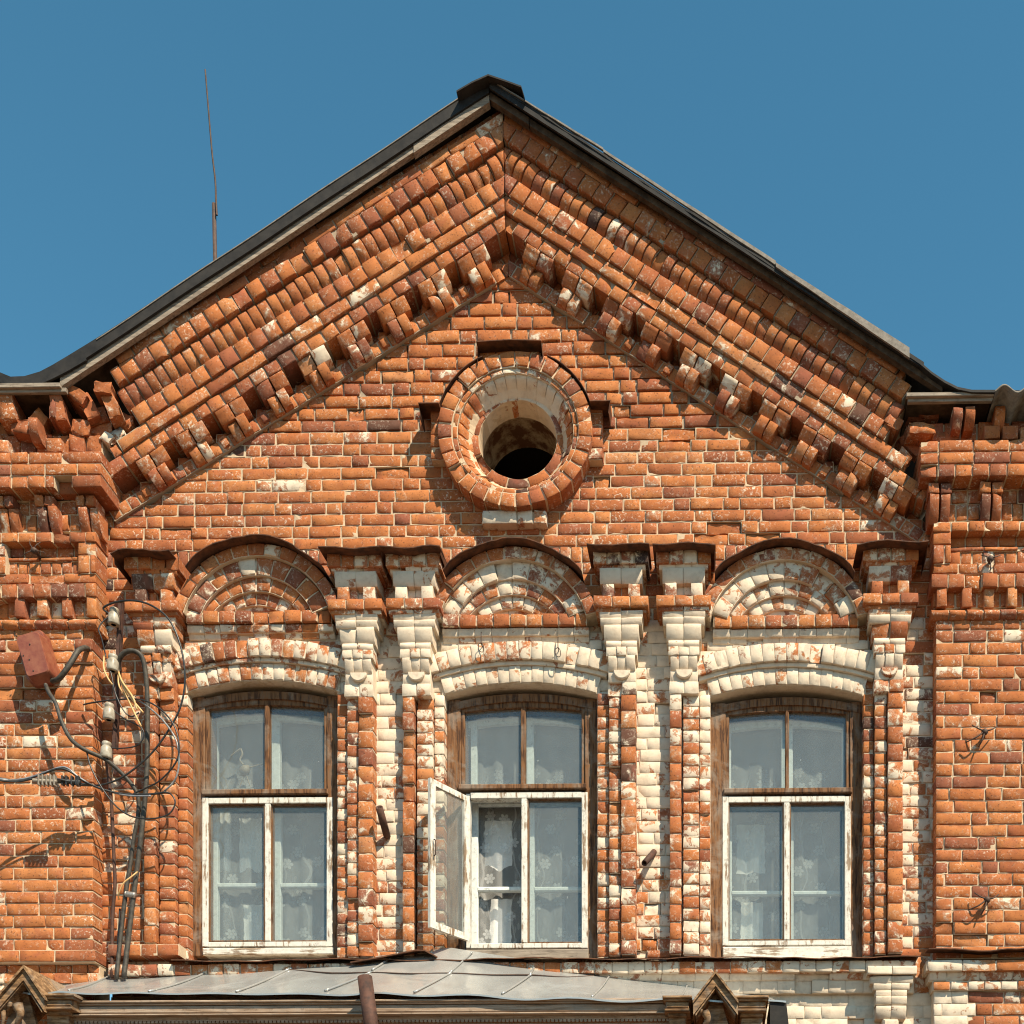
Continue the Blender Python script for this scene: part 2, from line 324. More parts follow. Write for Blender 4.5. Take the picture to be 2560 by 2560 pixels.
# ------------------------------------------------------------------ bricks
_T = {}; _NB = {}
def templ(nx, ny):
    if (nx, ny) in _T: return _T[(nx, ny)]
    F = []; Fb = []
    for j in range(ny - 1):
        for i in range(nx - 1): a = j * nx + i; (Fb if (i in (0, nx - 2) or j in (0, ny - 2)) else F).append((a, a + nx, a + nx + 1, a + 1))
    nb_ = len(Fb); F += Fb
    loop = [i for i in range(nx)] + [j * nx + nx - 1 for j in range(1, ny)] + [(ny - 1) * nx + i for i in range(nx - 2, -1, -1)] + [j * nx for j in range(ny - 2, 0, -1)]
    L = len(loop); b0 = nx * ny
    for k in range(L): F.append((loop[k], loop[(k + 1) % L], b0 + (k + 1) % L, b0 + k))
    _T[(nx, ny)] = (F, loop); _NB[(nx, ny)] = nb_; return _T[(nx, ny)]
IDM = lambda a, b, d: np.stack([a, b, d], -1)
def tone_pick(bias=0):
    r = rng.random()
    if r < .012: t = rng.uniform(0, .06)
    elif r < .15: t = rng.uniform(.2, .38)
    else: t = rng.normal(.60, .12)
    return float(np.clip(t + bias, 0, 1))
def brick(mb, a0, a1, b0, b1, df, db, M=IDM, paint=0., tone=None, prof=None, ero=None, j=2.3, grey=0., rec=3.5, mdepth=None, mx=(1, 1, 1, 1), bias=0., bev=.9, wob=.45, mort=True):
    """one brick (a0..a1, b0..b1 is the brick with its joint share) and the mortar bed round it"""
    if a1 - a0 < 5 or b1 - b0 < 5: return
    if paint > .4: q_ = max(.35, 1 - (paint - .4) * 1.6); j *= q_; wob *= q_; rec *= q_; bev *= max(.7, q_)
    tn = tone_pick(bias) if tone is None else tone; rid = rng.random()
    if ero is None: ero = 1 if rng.random() < .055 else 0
    nx = 7 if a1 - a0 > 55 else 5; ny = 5 if b1 - b0 < 55 else 6
    if prof is not None: ny = max(ny, 7)
    e = .09
    def sp(n, L):
        k = min(bev * 1.3 / L, .2); return np.concatenate([[0], np.linspace(k, 1 - k, n - 2), [1]])
    A0, A1, B0, B1 = a0 + j * mx[0] * rng.uniform(.7, 1.2), a1 - j * mx[1] * rng.uniform(.7, 1.2), b0 + j * mx[2] * rng.uniform(.75, 1.15), b1 - j * mx[3] * rng.uniform(.75, 1.15)
    B0 -= .25 * mx[2]; B1 += .25 * mx[3]
    s = sp(nx, A1 - A0); t = sp(ny, B1 - B0); S, T = np.meshgrid(s, t)
    a = A0 + S * (A1 - A0); b = B0 + T * (B1 - B0)
    edge = (S == 0) | (S == 1) | (T == 0) | (T == 1); cor = ((S == 0) | (S == 1)) & ((T == 0) | (T == 1))
    cl = max(.5, rec * .55); dd = df + float(np.clip(rng.normal(.3, .8), -cl * .6, 3)) + (S - .5) * float(np.clip(rng.normal(0, 1.4), -cl, cl)) + (T - .5) * float(np.clip(rng.normal(0, 1.1), -cl, cl)) + rng.normal(0, .22, S.shape)
    a = a + rng.normal(0, wob * .55, S.shape) * 1.; b = b + (rng.normal(0, wob * .45, S.shape)) + (S - .5) * rng.normal(0, .7)
    dd = dd - edge * bev; dd = dd - cor * rng.uniform(0, 3, S.shape)
    a = a + cor * np.where(S == 0, 1, -1) * rng.uniform(.3, 1.7, S.shape); b = b + cor * np.where(T == 0, 1, -1) * rng.uniform(.2, 1.3, S.shape)
    if rng.random() < .09:   # chipped corner
        ci = rng.integers(2), rng.integers(2); w_ = np.exp(-(((S - ci[0]) * (A1 - A0)) ** 2 + ((T - ci[1]) * (B1 - B0)) ** 2) / (2 * 7. ** 2)); dd = dd - w_ * rng.uniform(2, 4 + rec * 1.6)
    if ero: dd = dd - rng.uniform(2, 7) * ero - np.abs(rng.normal(0, 2.6, S.shape)) * ero; tn = min(1, tn + .1)
    if prof is not None: dd = dd + prof(T, S)
    F, loop = templ(nx, ny)
    fa = a.ravel(); fb = b.ravel(); fd = dd.ravel()
    V = np.concatenate([M(fa, fb, fd), M(fa[loop], fb[loop], np.full(len(loop), db))])
    p = float(np.clip(paint + rng.normal(0, .13) * (1 if 0 < paint < 1 else 0), 0, 1))
    mb.add(V, F, 0, (tn, p, rid), nflat=len(loop) + (_NB[(nx, ny)] if prof is None else 0))
    if mort:
        md = (df - rec - 10 * ero) if mdepth is None else mdepth
        x0, x1, y0, y1 = (a0 if mx[0] >= 1 else A0 + 1.5), (a1 if mx[1] >= 1 else A1 - 1.5), (b0 if mx[2] >= 1 else B0 + 1.5), (b1 if mx[3] >= 1 else B1 - 1.5)
        mxn = 4 if x1 - x0 < 55 else 6; myn = 3
        S, T = np.meshgrid(np.linspace(0, 1, mxn), np.linspace(0, 1, myn)); a = x0 + S * (x1 - x0); b = y0 + T * (y1 - y0)
        dd = md - .4 + rng.normal(0, .35) + rng.normal(0, min(.7, .3 + rec * .15), S.shape)
        if prof is not None: dd = dd + prof(T, S)
        F, loop = templ(mxn, myn); fa = a.ravel(); fb = b.ravel(); fd = dd.ravel()
        V = np.concatenate([M(fa, fb, fd), M(fa[loop], fb[loop], np.full(len(loop), db))])
        mb.add(V, F, 1, (tn, float(np.clip(paint + (.12 if paint > .2 else 0), 0, 1)), grey), False)
S_, H_ = 84., 41.5
def row(mb, a0, a1, b0, b1, df, db, kind='flem', paint=0., M=IDM, cuts=(), ends=(1, 1), mx=(1, 1, 1, 1), **kw):
    """one course from a0 to a1; cuts = list of (x0,x1) left open; paint may be a function of the position"""
    segs = [(a0, a1)]
    for c0, c1 in cuts:
        ns_ = []
        for s0, s1 in segs:
            if c1 <= s0 or c0 >= s1: ns_.append((s0, s1)); continue
            if s0 < c0: ns_.append((s0, c0))
            if c1 < s1: ns_.append((c1, s1))
        segs = ns_
    for s0, s1 in segs:
        x = s0; first = True; i = int(rng.integers(2))
        while x < s1 - 1:
            if kind == 'S': L = S_
            elif kind == 'H': L = H_
            elif kind == 'R': L = 27.5          # brick on edge
            elif kind == 'flem': L = S_ if i % 2 == 0 else H_
            else: L = S_ if rng.random() < .72 else H_
            L *= rng.uniform(.955, 1.045)
            if first: L *= rng.choice([.5, .75, 1.]) if kind not in ('R', 'H') else 1; first = False
            x1 = x + L
            if s1 - x1 < (12 if kind == 'R' else 20): x1 = s1
            pv = paint((x + x1) / 2, (b0 + b1) / 2) if callable(paint) else paint
            brick(mb, x, min(x1, s1), b0, b1, df, db, M=M, paint=pv, mx=(mx[0] * (ends[0] if x == s0 else 1), mx[1] * (ends[1] if x1 >= s1 else 1), mx[2], mx[3]), **kw)
            x = x1; i += 1
MT = [M_BRICK, M_MORTAR]
# ------------------------------------------------------------------ the house
VB = IV(1280, 2398, 0)
house = empty('brick_house', (1280, CV + EYE * K, 0), label='old red brick gabled house front with three arched windows', category='building')
# --- window data (measured outline of each opening)
WIN = [dict(x0=491, x1=842, xc=666, head=1739, gt=1774, tr=1979, sb=2386, hx=640, lab=0),
       dict(x0=1127, x1=1493, xc=1310, head=1745, gt=1777, tr=1966, sb=2397, hx=1281, lab=1),
       dict(x0=1780, x1=2156, xc=1968, head=1754, gt=1780, tr=1976, sb=2404, hx=1960, lab=2)]
JL = [(470, 843), (1111, 1493), (1776, 2158)]        # brick edge of each opening at the wall face
def cream(u, v):                     # how much limewash the wall keeps
    p = .10
    if 850 < u < 1780: p = .72 if v < 2000 else .72 - (v - 2000) / 400 * .3
    elif u <= 850: p = .28
    else: p = .48
    if v < 1560: p = .10
    return p
# --- gable field
mb = MB()
rows = []; v = IV(1272, 690) - 36
vtop_ref = IV(1000, 1371)            # bed above the brick-on-edge course
pit = [29.4] * 9 + [30.3] * 4 + [31.5] * 3 + [33.3] * 40
y = vtop_ref; k = 0
while y > IV(1272, 600): rows.append((y - pit[k], y)); y -= pit[k]; k += 1
LA, LB = I(1272, 692), I(305, 1297); RB = I(2192, 1292)
mL = (LB[1] - LA[1]) / (LA[0] - LB[0]); mR = (RB[1] - LA[1]) / (RB[0] - LA[0])
U0, U1 = IU(258, 1600, 0), IU(2345, 1600, 0)
OC = I(1290, 1084, 20)
for (r0, r1) in rows:
    vm = r1
    l = max(U0 - 6, LA[0] - (vm - LA[1]) / mL - 60); r = min(U1 + 6, LA[0] + (vm - LA[1]) / mR + 60)
    if r - l < 20: continue
    c = []
    dv = min(abs(r0 - OC[1]), abs(r1 - OC[1])); dv = max(abs(r0 - OC[1]), abs(r1 - OC[1]))
    if dv < 150: h = math.sqrt(150 ** 2 - dv ** 2); c = [(OC[0] - h, OC[0] + h)]
    up = r1 < IV(1272, 1080)
    row(mb, l, r, r0, r1, 0, -44, rng.choice(['flem', 'mix', 'flem', 'S']) if r1 < 1200 else rng.choice(['flem', 'flem', 'mix']), paint=lambda a, b: float(rng.choice([0., .1, .22], p=[.74, .16, .10])), cuts=c,
        grey=.75 if up else .05, rec=5. if up else 1.6, j=2.8 if up else 2.2)
# brick-on-edge band, then ordinary courses beside and between the windows
row(mb, U0 - 6, U1 + 6, vtop_ref, vtop_ref + 39, 0, -44, 'R', paint=.06, grey=.05, rec=3, bias=-.12)
y = vtop_ref + 39; i = 0
opens = []
for (a, b), W in zip(JL, WIN):
    opens.append((IU(a, 2000), IU(b, 2000), IV((a + b) / 2, 1690)))
while y < VB:
    y1 = y + 29.5
    if VB - y1 < 12: y1 = VB
    cs = [(a, b) for a, b, t in opens if y1 > t - 30]
    if y1 > opens[0][2] - 30:
        # the strips of cream wall between the pilasters are laid header / three-quarter
        row(mb, U0 - 6, U1 + 6, y, y1, 0, -44, 'flem' if i % 2 else 'mix', paint=cream, cuts=cs, rec=2.2)
    else: row(mb, U0 - 6, U1 + 6, y, y1, 0, -44, 'flem' if i % 2 else 'mix', paint=cream, rec=2.6)
    y = y1; i += 1
mb.build('gable_wall', MT, house)
# ------------------------------------------------------------------ corner bays
def bay(side):
    mb = MB(); X = 2450
    def v(y, d): return IV(X, y, d)
    def span(cx, d):     # from the inner corner outwards past the picture
        if side > 0: return IU(cx, 1300, d), 2620.
        # mirror of the corner offset, measured on the left bay
        return -60., IU(LC[cx], 1300, d)
    LC = {2302: 253, 2319: 245, 2334: 238, 2340: 232, 2329: 240, 2376: 198}
    P = .03
    def R(y0, y1, d, cx, kind, db=-30, **kw):
        a, b = span(cx, d); row(mb, a, b, v(y0, d), v(y1, d), d, db, kind, paint=kw.pop('paint', P), ends=(0, 1) if side > 0 else (1, 0), **kw)
    nose = lambda q: (lambda T, S: -q * (np.clip(T, 0, 1)) ** 2)
    # rough core behind the broken cornice
    a, b = span(2319, 70); row(mb, a, b, v(985, 60), v(1018, 60), 12, -30, 'H', ero=1, bias=-.25); row(mb, a, b, v(1018, 60), v(1050, 60), 24, -30, 'H', ero=1, bias=-.15); row(mb, a, b, v(1050, 62), v(1098, 62), 62, -30, 'H', bias=-.15, ero=1)
    # rounded bricks on edge under the eave, several lost
    a, b = span(2319, 110)
    x = (a + 62) if side > 0 else a + 6; keep = [1, 1, 0, 1, 0, 1, 0, 0, 1, 0]; i = 0
    while x < b - 26:
        kk = keep[i % 10] if side > 0 else [1, 0, 0, 0, 0, 1, 0, 0, 0][i % 9]
        if kk:
            brick(mb, x, x + 26, v(1000, 110) + rng.uniform(-2, 6), v(1053, 110) + rng.uniform(-4, 3), 104 + rng.uniform(-12, 6), 20, paint=.1, j=1.5, prof=lambda T, S: -26 * np.clip(T - .35, 0, 1) ** 2 * 2.2 - 10 * np.clip(.25 - T, 0, 1), mort=False, ero=0, bias=-.1)
        x += 30 if rng.random() < .6 else 42; i += 1
    x = a + (95 if side > 0 else 30)
    while x < b - 41:
        if rng.random() < (.8 if side > 0 else .3): brick(mb, x, x + 41, v(1060, 90), v(1096, 90), 90 - rng.uniform(0, 10), 20, paint=.2, mort=False, bias=-.05)
        x += 44
    A = 2302
    R(1100, 1128, 96, A, 'mix', mx=(1, 1, 0, 1), rec=3.5); R(1129, 1158, 97, A, 'S', rec=3.5)
    if side > 0: R(1159, 1189, 96, A, 'H', mx=(1, 1, 1, 0), rec=3.5)
    else:
        a, b = span(A, 96); vv = (v(1159, 96), v(1189, 96))
        row(mb, a, b - 117, *vv, 96, -30, 'H', mx=(1, 1, 1, 0), paint=P); row(mb, b - 74, b, *vv, 96, -30, 'S', mx=(1, 1, 1, 0), paint=P, ends=(1, 0))
        row(mb, b - 117, b - 74, *vv, 72, -30, 'H', mx=(0, 0, 0, 0), paint=P, bias=-.2)
    # wall between the consoles
    R(1188, 1224, 52, 2334, 'H', paint=.15, bias=-.1); R(1224, 1258, 50, 2334, 'mix', paint=.2, bias=-.12); R(1258, 1300, 50, 2334, 'R', paint=.12)
    a, b = span(2319, 80)
    c0 = [IU(2319 + 129 * q, 1230, 80) for q in range(3)] if side > 0 else [b - 62 - 100 * q for q in range(4)]
    for c in c0:
        wd = 60 if side > 0 else 50
        brick(mb, c, c + wd * .5, v(1203, 82), v(1232, 82), 82, 20, ero=side < 0, paint=.15, mort=False, bias=-.15); brick(mb, c + wd * .5, c + wd, v(1203, 82), v(1232, 82), 80, 20, ero=side < 0, paint=.1, mort=False, bias=-.15)
        for s in (0, 1):
            brick(mb, c + 4 + s * 27 + rng.uniform(-2, 2), c + 30 + s * 27, v(1236, 74), v(1300, 74), 78 - (5 if side < 0 else 0), 20, paint=.25 if side < 0 else .15, mort=False, prof=lambda T, S: -24 * T ** 2.2, j=1.5, ero=int(side < 0 and rng.random() < .5), bias=-.15)
    R(1302, 1327, 62, 2334, 'H', mx=(1, 1, 1, 0), rec=3)
    # sunk panel with a pier at the corner
    a, b = span(2334, 58); pw = 42
    pr = (a, a + pw) if side > 0 else (b - pw, b); pn = (a + pw, b) if side > 0 else (a, b - pw)
    lp = (0, 22.) if side < 0 else None
    for (y0, y1, kd) in ((1327, 1361, 'H'), (1361, 1407, 'R')):
        row(mb, pr[0], pr[1], v(y0, 58), v(y1, 58), 58, -30, kd, paint=.1, ends=(0, 0))
        if lp: row(mb, -60, 30, v(y0, 58), v(y1, 58), 58, -30, kd, paint=.1)
    row(mb, *pn, v(1322, 38), v(1366, 38), 36, -30, 'H', bias=-.1); row(mb, *pn, v(1366, 44), v(1376, 44), 43, -30, 'S', bias=.1, j=1.5); row(mb, *pn, v(1376, 38), v(1410, 38), 38, -30, 'R', bias=-.1, paint=.04)
    R(1407, 1433, 53, 2334, 'S', paint=.15); R(1434, 1467, 62, 2329, 'H', mx=(1, 1, 0, 0), paint=.2, bias=-.12)
    R(1462, 1518, 38, 2334, 'R', paint=.25 if side < 0 else .1)
    a, b = span(2340, 58)
    pos = [IU(q, 1490, 58) for q in (2341, 2404, 2461, 2518)] if side > 0 else [IU(q, 1470, 58) for q in (36, 91, 153, 216)]
    for q in pos:
        brick(mb, q, q + 26, v(1467, 56) + 2, v(1518, 56), 57, 10, mort=False, j=1.2, paint=.18 if side < 0 else .05, bias=.05, ero=int(rng.random() < .2))
    R(1516, 1543, 60, 2329, 'H', prof=lambda T, S: -14 * np.abs(T - .5) ** 2 * 4 * .8, paint=.14, mx=(1, 1, 1, 0), ero=None if side > 0 else None)
    # plain brickwork
    y0 = v(1544, 46); yE = v(2396, 46); n = round((yE - y0) / 29.4); h = (yE - y0) / n
    for i in range(n):
        a, b = span(2340, 46)
        dd = 46
        if side < 0 and i >= n - 1: dd = 58; b += 12
        row(mb, a, b, y0 + i * h, y0 + (i + 1) * h, dd, -30, ['flem', 'mix', 'flem', 'S'][i % 4], paint=lambda a, b: float(rng.choice([0, .1, .2, .3], p=[.6, .25, .1, .05])), rec=2.3, ends=(0, 1) if side > 0 else (1, 0))
    if side < 0:
        a, b = span(2340, 52)
        row(mb, a, b + 6, yE, yE + 24, 44, -30, 'H', ero=1, paint=.05, bias=-.05); row(mb, a, b + 9, yE + 24, yE + 52, 56, -30, 'H', ero=1, paint=.3); row(mb, a, b, yE + 52, yE + 82, 46, -30, 'flem', paint=.35)
        for q in range(4): row(mb, a, b, yE + 82 + q * 29.4, yE + 111.4 + q * 29.4, 46, -30, 'flem', paint=.3)
    else:
        a, b = span(2329, 72)
        row(mb, a - 12, b, yE + 12, yE + 38, 74, -30, 'S', paint=.55, mx=(1, 1, 0, 0)); row(mb, a - 4, b, yE + 36, yE + 58, 62, -30, 'S', paint=.6, prof=lambda T, S: -8 * T); row(mb, a + 6, b, yE + 58, yE + 80, 56, -30, 'H', paint=.6)
        for q in range(4): row(mb, a + 10, b, yE + 80 + q * 30, yE + 110 + q * 30, 46, -30, 'flem', paint=lambda u, v_: .9 if u < 2400 else .35)
    return mb.build('corner_bay', MT, house, label='weathered corner bay with broken brick eaves cornice' if side < 0 else 'corner bay with sunk panel and dentil band')
bay(-1); bay(1)
# ------------------------------------------------------------------ raking cornices of the gable
def rake(side):
    if side < 0: e = np.array([LB[0] - LA[0], LB[1] - LA[1]])
    else: e = np.array([RB[0] - LA[0], RB[1] - LA[1]])
    e = e / np.linalg.norm(e); n = np.array([-abs(e[1]) * (1 if side < 0 else -1), -abs(e[0])]); tan = abs(e[1] / e[0])
    A = np.array(LA); uA = A[0]
    def M(a, b, d):
        u = A[0] + e[0] * a + n[0] * b; v = A[1] + e[1] * a + n[1] * b
        u = np.minimum(u, uA - .8) if side < 0 else np.maximum(u, uA + .8)
        return np.stack([u, v, d], -1)
    def amax(b, lim): return (lim - A[0] - n[0] * b) / e[0]
    lims = {}
    mb = MB()
    def layer(b0, b1, d, kind, limL, limR, db=-44, **kw):
        lim = limL if side < 0 else limR; st = -b1 * tan
        row(mb, st, amax((b0 + b1) / 2, lim), -b1, -b0, d, db, kind, M=lambda a, b, dd: M(a, -b, dd), grey=.8, **kw)
    WL = IU(262, 1200, 40); WR = IU(2330, 1200, 40)
    # backing behind the brackets
    layer(-2, 30, 9, 'R', WL, WR, paint=.12, j=2., rec=1.5); layer(30, 66, -16, 'R', WL, WR, paint=.15, bias=-.15)
    layer(64, 97, 49, 'H', IU(262, 1140, 49), WR - 12, paint=.08, mx=(1, 1, 1, 0), bias=.03)
    layer(97, 128, 56, 'S', IU(275, 1120, 56), IU(2262, 1120, 56), paint=.1, mx=(1, 1, 1, 0), bias=.08, rec=2.5)
    layer(128, 170, 62, 'H', IU(335, 1040, 62), IU(2222, 1060, 62), paint=.08, mx=(1, 1, 1, 0), rec=5)
    layer(170, 223, 71, 'R', IU(300, 990, 71), IU(2252, 1030, 71), paint=.1, mx=(1, 1, 1, 0), rec=5, j=2., prof=lambda T, S: -11 * (np.abs(T - .42) * 2) ** 2.6)
    layer(223, 264, 78, 'H', IU(282, 930, 78), IU(2268, 985, 78), paint=.08, mx=(1, 1, 1, 0), rec=5)
    layer(264, 288, 77, 'S', IU(290, 900, 78), IU(2262, 975, 78), paint=.14, mx=(1, 1, 1, 0), j=2.2)
    layer(288, 308, 66, 'S', IU(290, 900, 70), IU(2262, 975, 70), paint=.1, j=2.2)
    par = mb.build('raking_cornice', MT, house, label='sunlit left slope of the stepped brick gable cornice' if side < 0 else 'shaded right slope of the stepped brick gable cornice')
    # brackets: two moulded headers over two rounded bricks on edge
    am = amax(44, WL if side < 0 else WR); pitchb = 117.5; a = 62.
    i = 0
    while a < am - 45:
        m2 = MB(); a_ = a + rng.uniform(-2, 2); MM = lambda x, b, dd: M(x, -b, dd)
        pt = .26
        s = 1
        for q in (-1, 0):
            x0 = a_ + q * 41; cav = lambda T, S: -13 * np.clip(T, 0, 1) ** 1.5 + 2 * (T < .15)
            brick(m2, x0, x0 + 41, -64, -34, 46, -16, M=MM, paint=pt, prof=cav, mort=False, j=1.6, bias=.02)
        for q in (-1, 0):
            x0 = a_ + 2 * 0 + q * 27 + (4 if side < 0 else -4)
            rr = lambda T, S: -13 * np.clip(T, 0, 1) ** 3
            brick(m2, x0, x0 + 27, -36, 2, 35 + rng.uniform(-2, 2), 4, M=MM, paint=pt, prof=rr, mort=False, j=1.3, ero=int(rng.random() < .2), bias=.04)
        # filler headers between this bracket and the next, one step behind
        if rng.random() < .5: brick(m2, a_ + 46, a_ + 66, -30, -3, 16, 4, M=MM, paint=.2, mort=False, j=1.2)
        m2.build('bracket', MT, par); a += pitchb; i += 1
    return par
rake(-1); rake(1)
# ------------------------------------------------------------------ round window
ow = empty('round_window', (OC[0], OC[1], 0), house, label='round brick oculus with metal flashing over a dark attic')
c0 = I(1288, 1077, 40)
def polar(c):
    def M(a, b, d): return np.stack([c[0] + b * np.sin(a), c[1] - b * np.cos(a), d], -1)
    return M
def ring(mb, c, r0, r1, df, db, n, paint=0., prof=None, a0=0, a1=2 * math.pi, jj=2.6, **kw):
    PM = polar(c); rm = (r0 + r1) / 2
    MM = lambda a, b, d: PM(a / rm, (r0 + r1) - b, d)
    da = (a1 - a0) / n
    for i in range(n):
        t0 = a0 + i * da; t1 = t0 + da; p = paint(t0 + da / 2) if callable(paint) else paint
        brick(mb, t0 * rm, t1 * rm, r0, r1, df, db, M=MM, paint=p, prof=prof, j=jj, **kw)
topw = lambda t: min(.8, max(0, math.cos(t - .25) - .25) * 1.25) + .06
mb = MB()
ring(mb, c0, 156, 191, 46, -30, 30, paint=lambda t: .08 + .18 * max(0, math.cos(t)), rec=3, mx=(1, 1, 0, 1))
c1 = I(1291, 1082, 22)
ring(mb, (c0[0], c0[1]), 144, 157, 39, -40, 30, paint=lambda t: topw(t) * .6, rec=2., jj=1.6)
ring(mb, (c0[0], c0[1]), 112, 145, 33, -40, 32, paint=topw, prof=lambda T, S: -36 * (.5 - .5 * np.cos(np.clip(T, 0, 1) * 3.1416)) , rec=2., jj=1.7)
ch = (c0[0] - 1, c0[1] - 11)
ring(mb, ch, 98, 124, -3, -60, 13, paint=topw, rec=2, jj=1.6, bias=-.15)
mb.build('ring', MT, ow)
for (x0, x1, y0, y1) in ((1076, 1112, 993, 1146), (1470, 1506, 1001, 1146)):
    mb = MB(); a, b = IU(x0, 1070, 30), IU(x1, 1070, 30); t, q = IV(x0, y0, 30), IV(x0, y1, 30); h = (q - t) / 5
    for i in range(5): brick(mb, a, b, t + i * h, t + (i + 1) * h, 27, -10, paint=.22, mx=(0, 0, 1, 1), rec=3)
    mb.build('side_block', MT, ow)
mb = MB()
a, b = IU(1204, 1300, 30), IU(1365, 1300, 30)
row(mb, a, b, IV(1280, 1277, 26), IV(1280, 1308, 26), 26, -10, 'mix', paint=.45, mx=(1, 1, 0, 0))
mb.build('bottom_block', MT, ow)
mb = MB()
a, b = IU(1196, 860, 34), IU(1350, 860, 34)
row(mb, a, b, IV(1280, 852, 34), IV(1280, 896, 34), 30, -10, 'H', paint=.5)
mb.build('top_block', MT, ow)
# flashing: flat over the blocks, curved over the ring
mb = MB(); D1 = 66
def strip(mb, pts, d0, d1, th=2.2, m=0, drop=0, wob=.8):
    V = []; F = []
    for i, (x, y) in enumerate(pts):
        w1 = rng.uniform(-wob, wob); V += [(x, y, d0), (x + w1 * .3, y + drop + w1, d1), (x + w1 * .3, y + th + drop + w1, d1), (x, y + th, d0)]
    for i in range(len(pts) - 1):
        a = 4 * i; b = a + 4
        F += [(a, a + 1, b + 1, b), (a + 1, a + 2, b + 2, b + 1), (a + 2, a + 3, b + 3, b + 2), (a + 3, a, b, b + 3)]
    F += [(0, 3, 2, 1), (len(V) - 4, len(V) - 3, len(V) - 2, len(V) - 1)]
    mb.add(V, F, m, smooth=False)
def arcpts(c, r, a0, a1, n=16): return [(c[0] + r * math.sin(t), c[1] - r * math.cos(t)) for t in np.linspace(a0, a1, n)]
tl = I(1190, 848, D1); tr_ = I(1352, 845, D1)
strip(mb, [(tl[0], tl[1] + 2), ((tl[0] + tr_[0]) / 2, tl[1] - 1), (tr_[0], tl[1] + 2)], 0, D1, drop=2)
strip(mb, [(tl[0], tl[1] + 3), (tl[0] + 1, tl[1] + 46)], 0, D1 - 14)
strip(mb, [(tr_[0], tl[1] + 3), (tr_[0] + 3, tl[1] + 32)], 0, D1 - 8)
for s in (-1, 1):
    a0 = math.asin(80 / 197.); aa = [s * a0, s * 1.24]
    P_ = arcpts(c0, 197, aa[0], aa[1], 14)
    strip(mb, P_ if s > 0 else P_[::-1], 0, D1 - 16)
    ex = P_[-1]; far = ex[0] + s * 50
    pp = [(ex[0], ex[1]), (far, ex[1] + 1)]
    strip(mb, pp if s > 0 else pp[::-1], 0, D1 - 8, drop=4)
    qq = [(far, ex[1] + 3), (far + s * -4, ex[1] + 32), (far - s * 2, ex[1] + 36)]
    strip(mb, qq, 4, D1 - 10)
mb.build('flashing', M_RUST, ow)
# tunnel and attic behind it
mb = MB(); V = []; F = []; nS = 36
for k, (dd, rr) in enumerate(((-6, 98.5), (-60, 98.5), (-61, 101), (-168, 101))):
    for jx in range(nS): t = 2 * math.pi * jx / nS; V.append((ch[0] + rr * math.sin(t), ch[1] - rr * math.cos(t), dd))
for k in range(3):
    for jx in range(nS): F.append((k * nS + jx, k * nS + (jx + 1) % nS, (k + 1) * nS + (jx + 1) % nS, (k + 1) * nS + jx))
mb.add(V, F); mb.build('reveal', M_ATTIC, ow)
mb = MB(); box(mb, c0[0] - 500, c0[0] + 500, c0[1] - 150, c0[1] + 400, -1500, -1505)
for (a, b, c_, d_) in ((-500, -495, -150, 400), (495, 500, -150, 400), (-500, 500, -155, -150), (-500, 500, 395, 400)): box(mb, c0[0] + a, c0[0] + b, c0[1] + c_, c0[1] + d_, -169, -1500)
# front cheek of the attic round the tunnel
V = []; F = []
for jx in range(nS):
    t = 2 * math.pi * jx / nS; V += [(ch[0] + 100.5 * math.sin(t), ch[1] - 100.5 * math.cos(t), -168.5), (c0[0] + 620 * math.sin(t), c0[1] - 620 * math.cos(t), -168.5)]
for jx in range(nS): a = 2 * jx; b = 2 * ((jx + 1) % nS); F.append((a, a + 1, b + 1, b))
mb.add(V, F); mb.build('attic', M_BLACKW, ow)
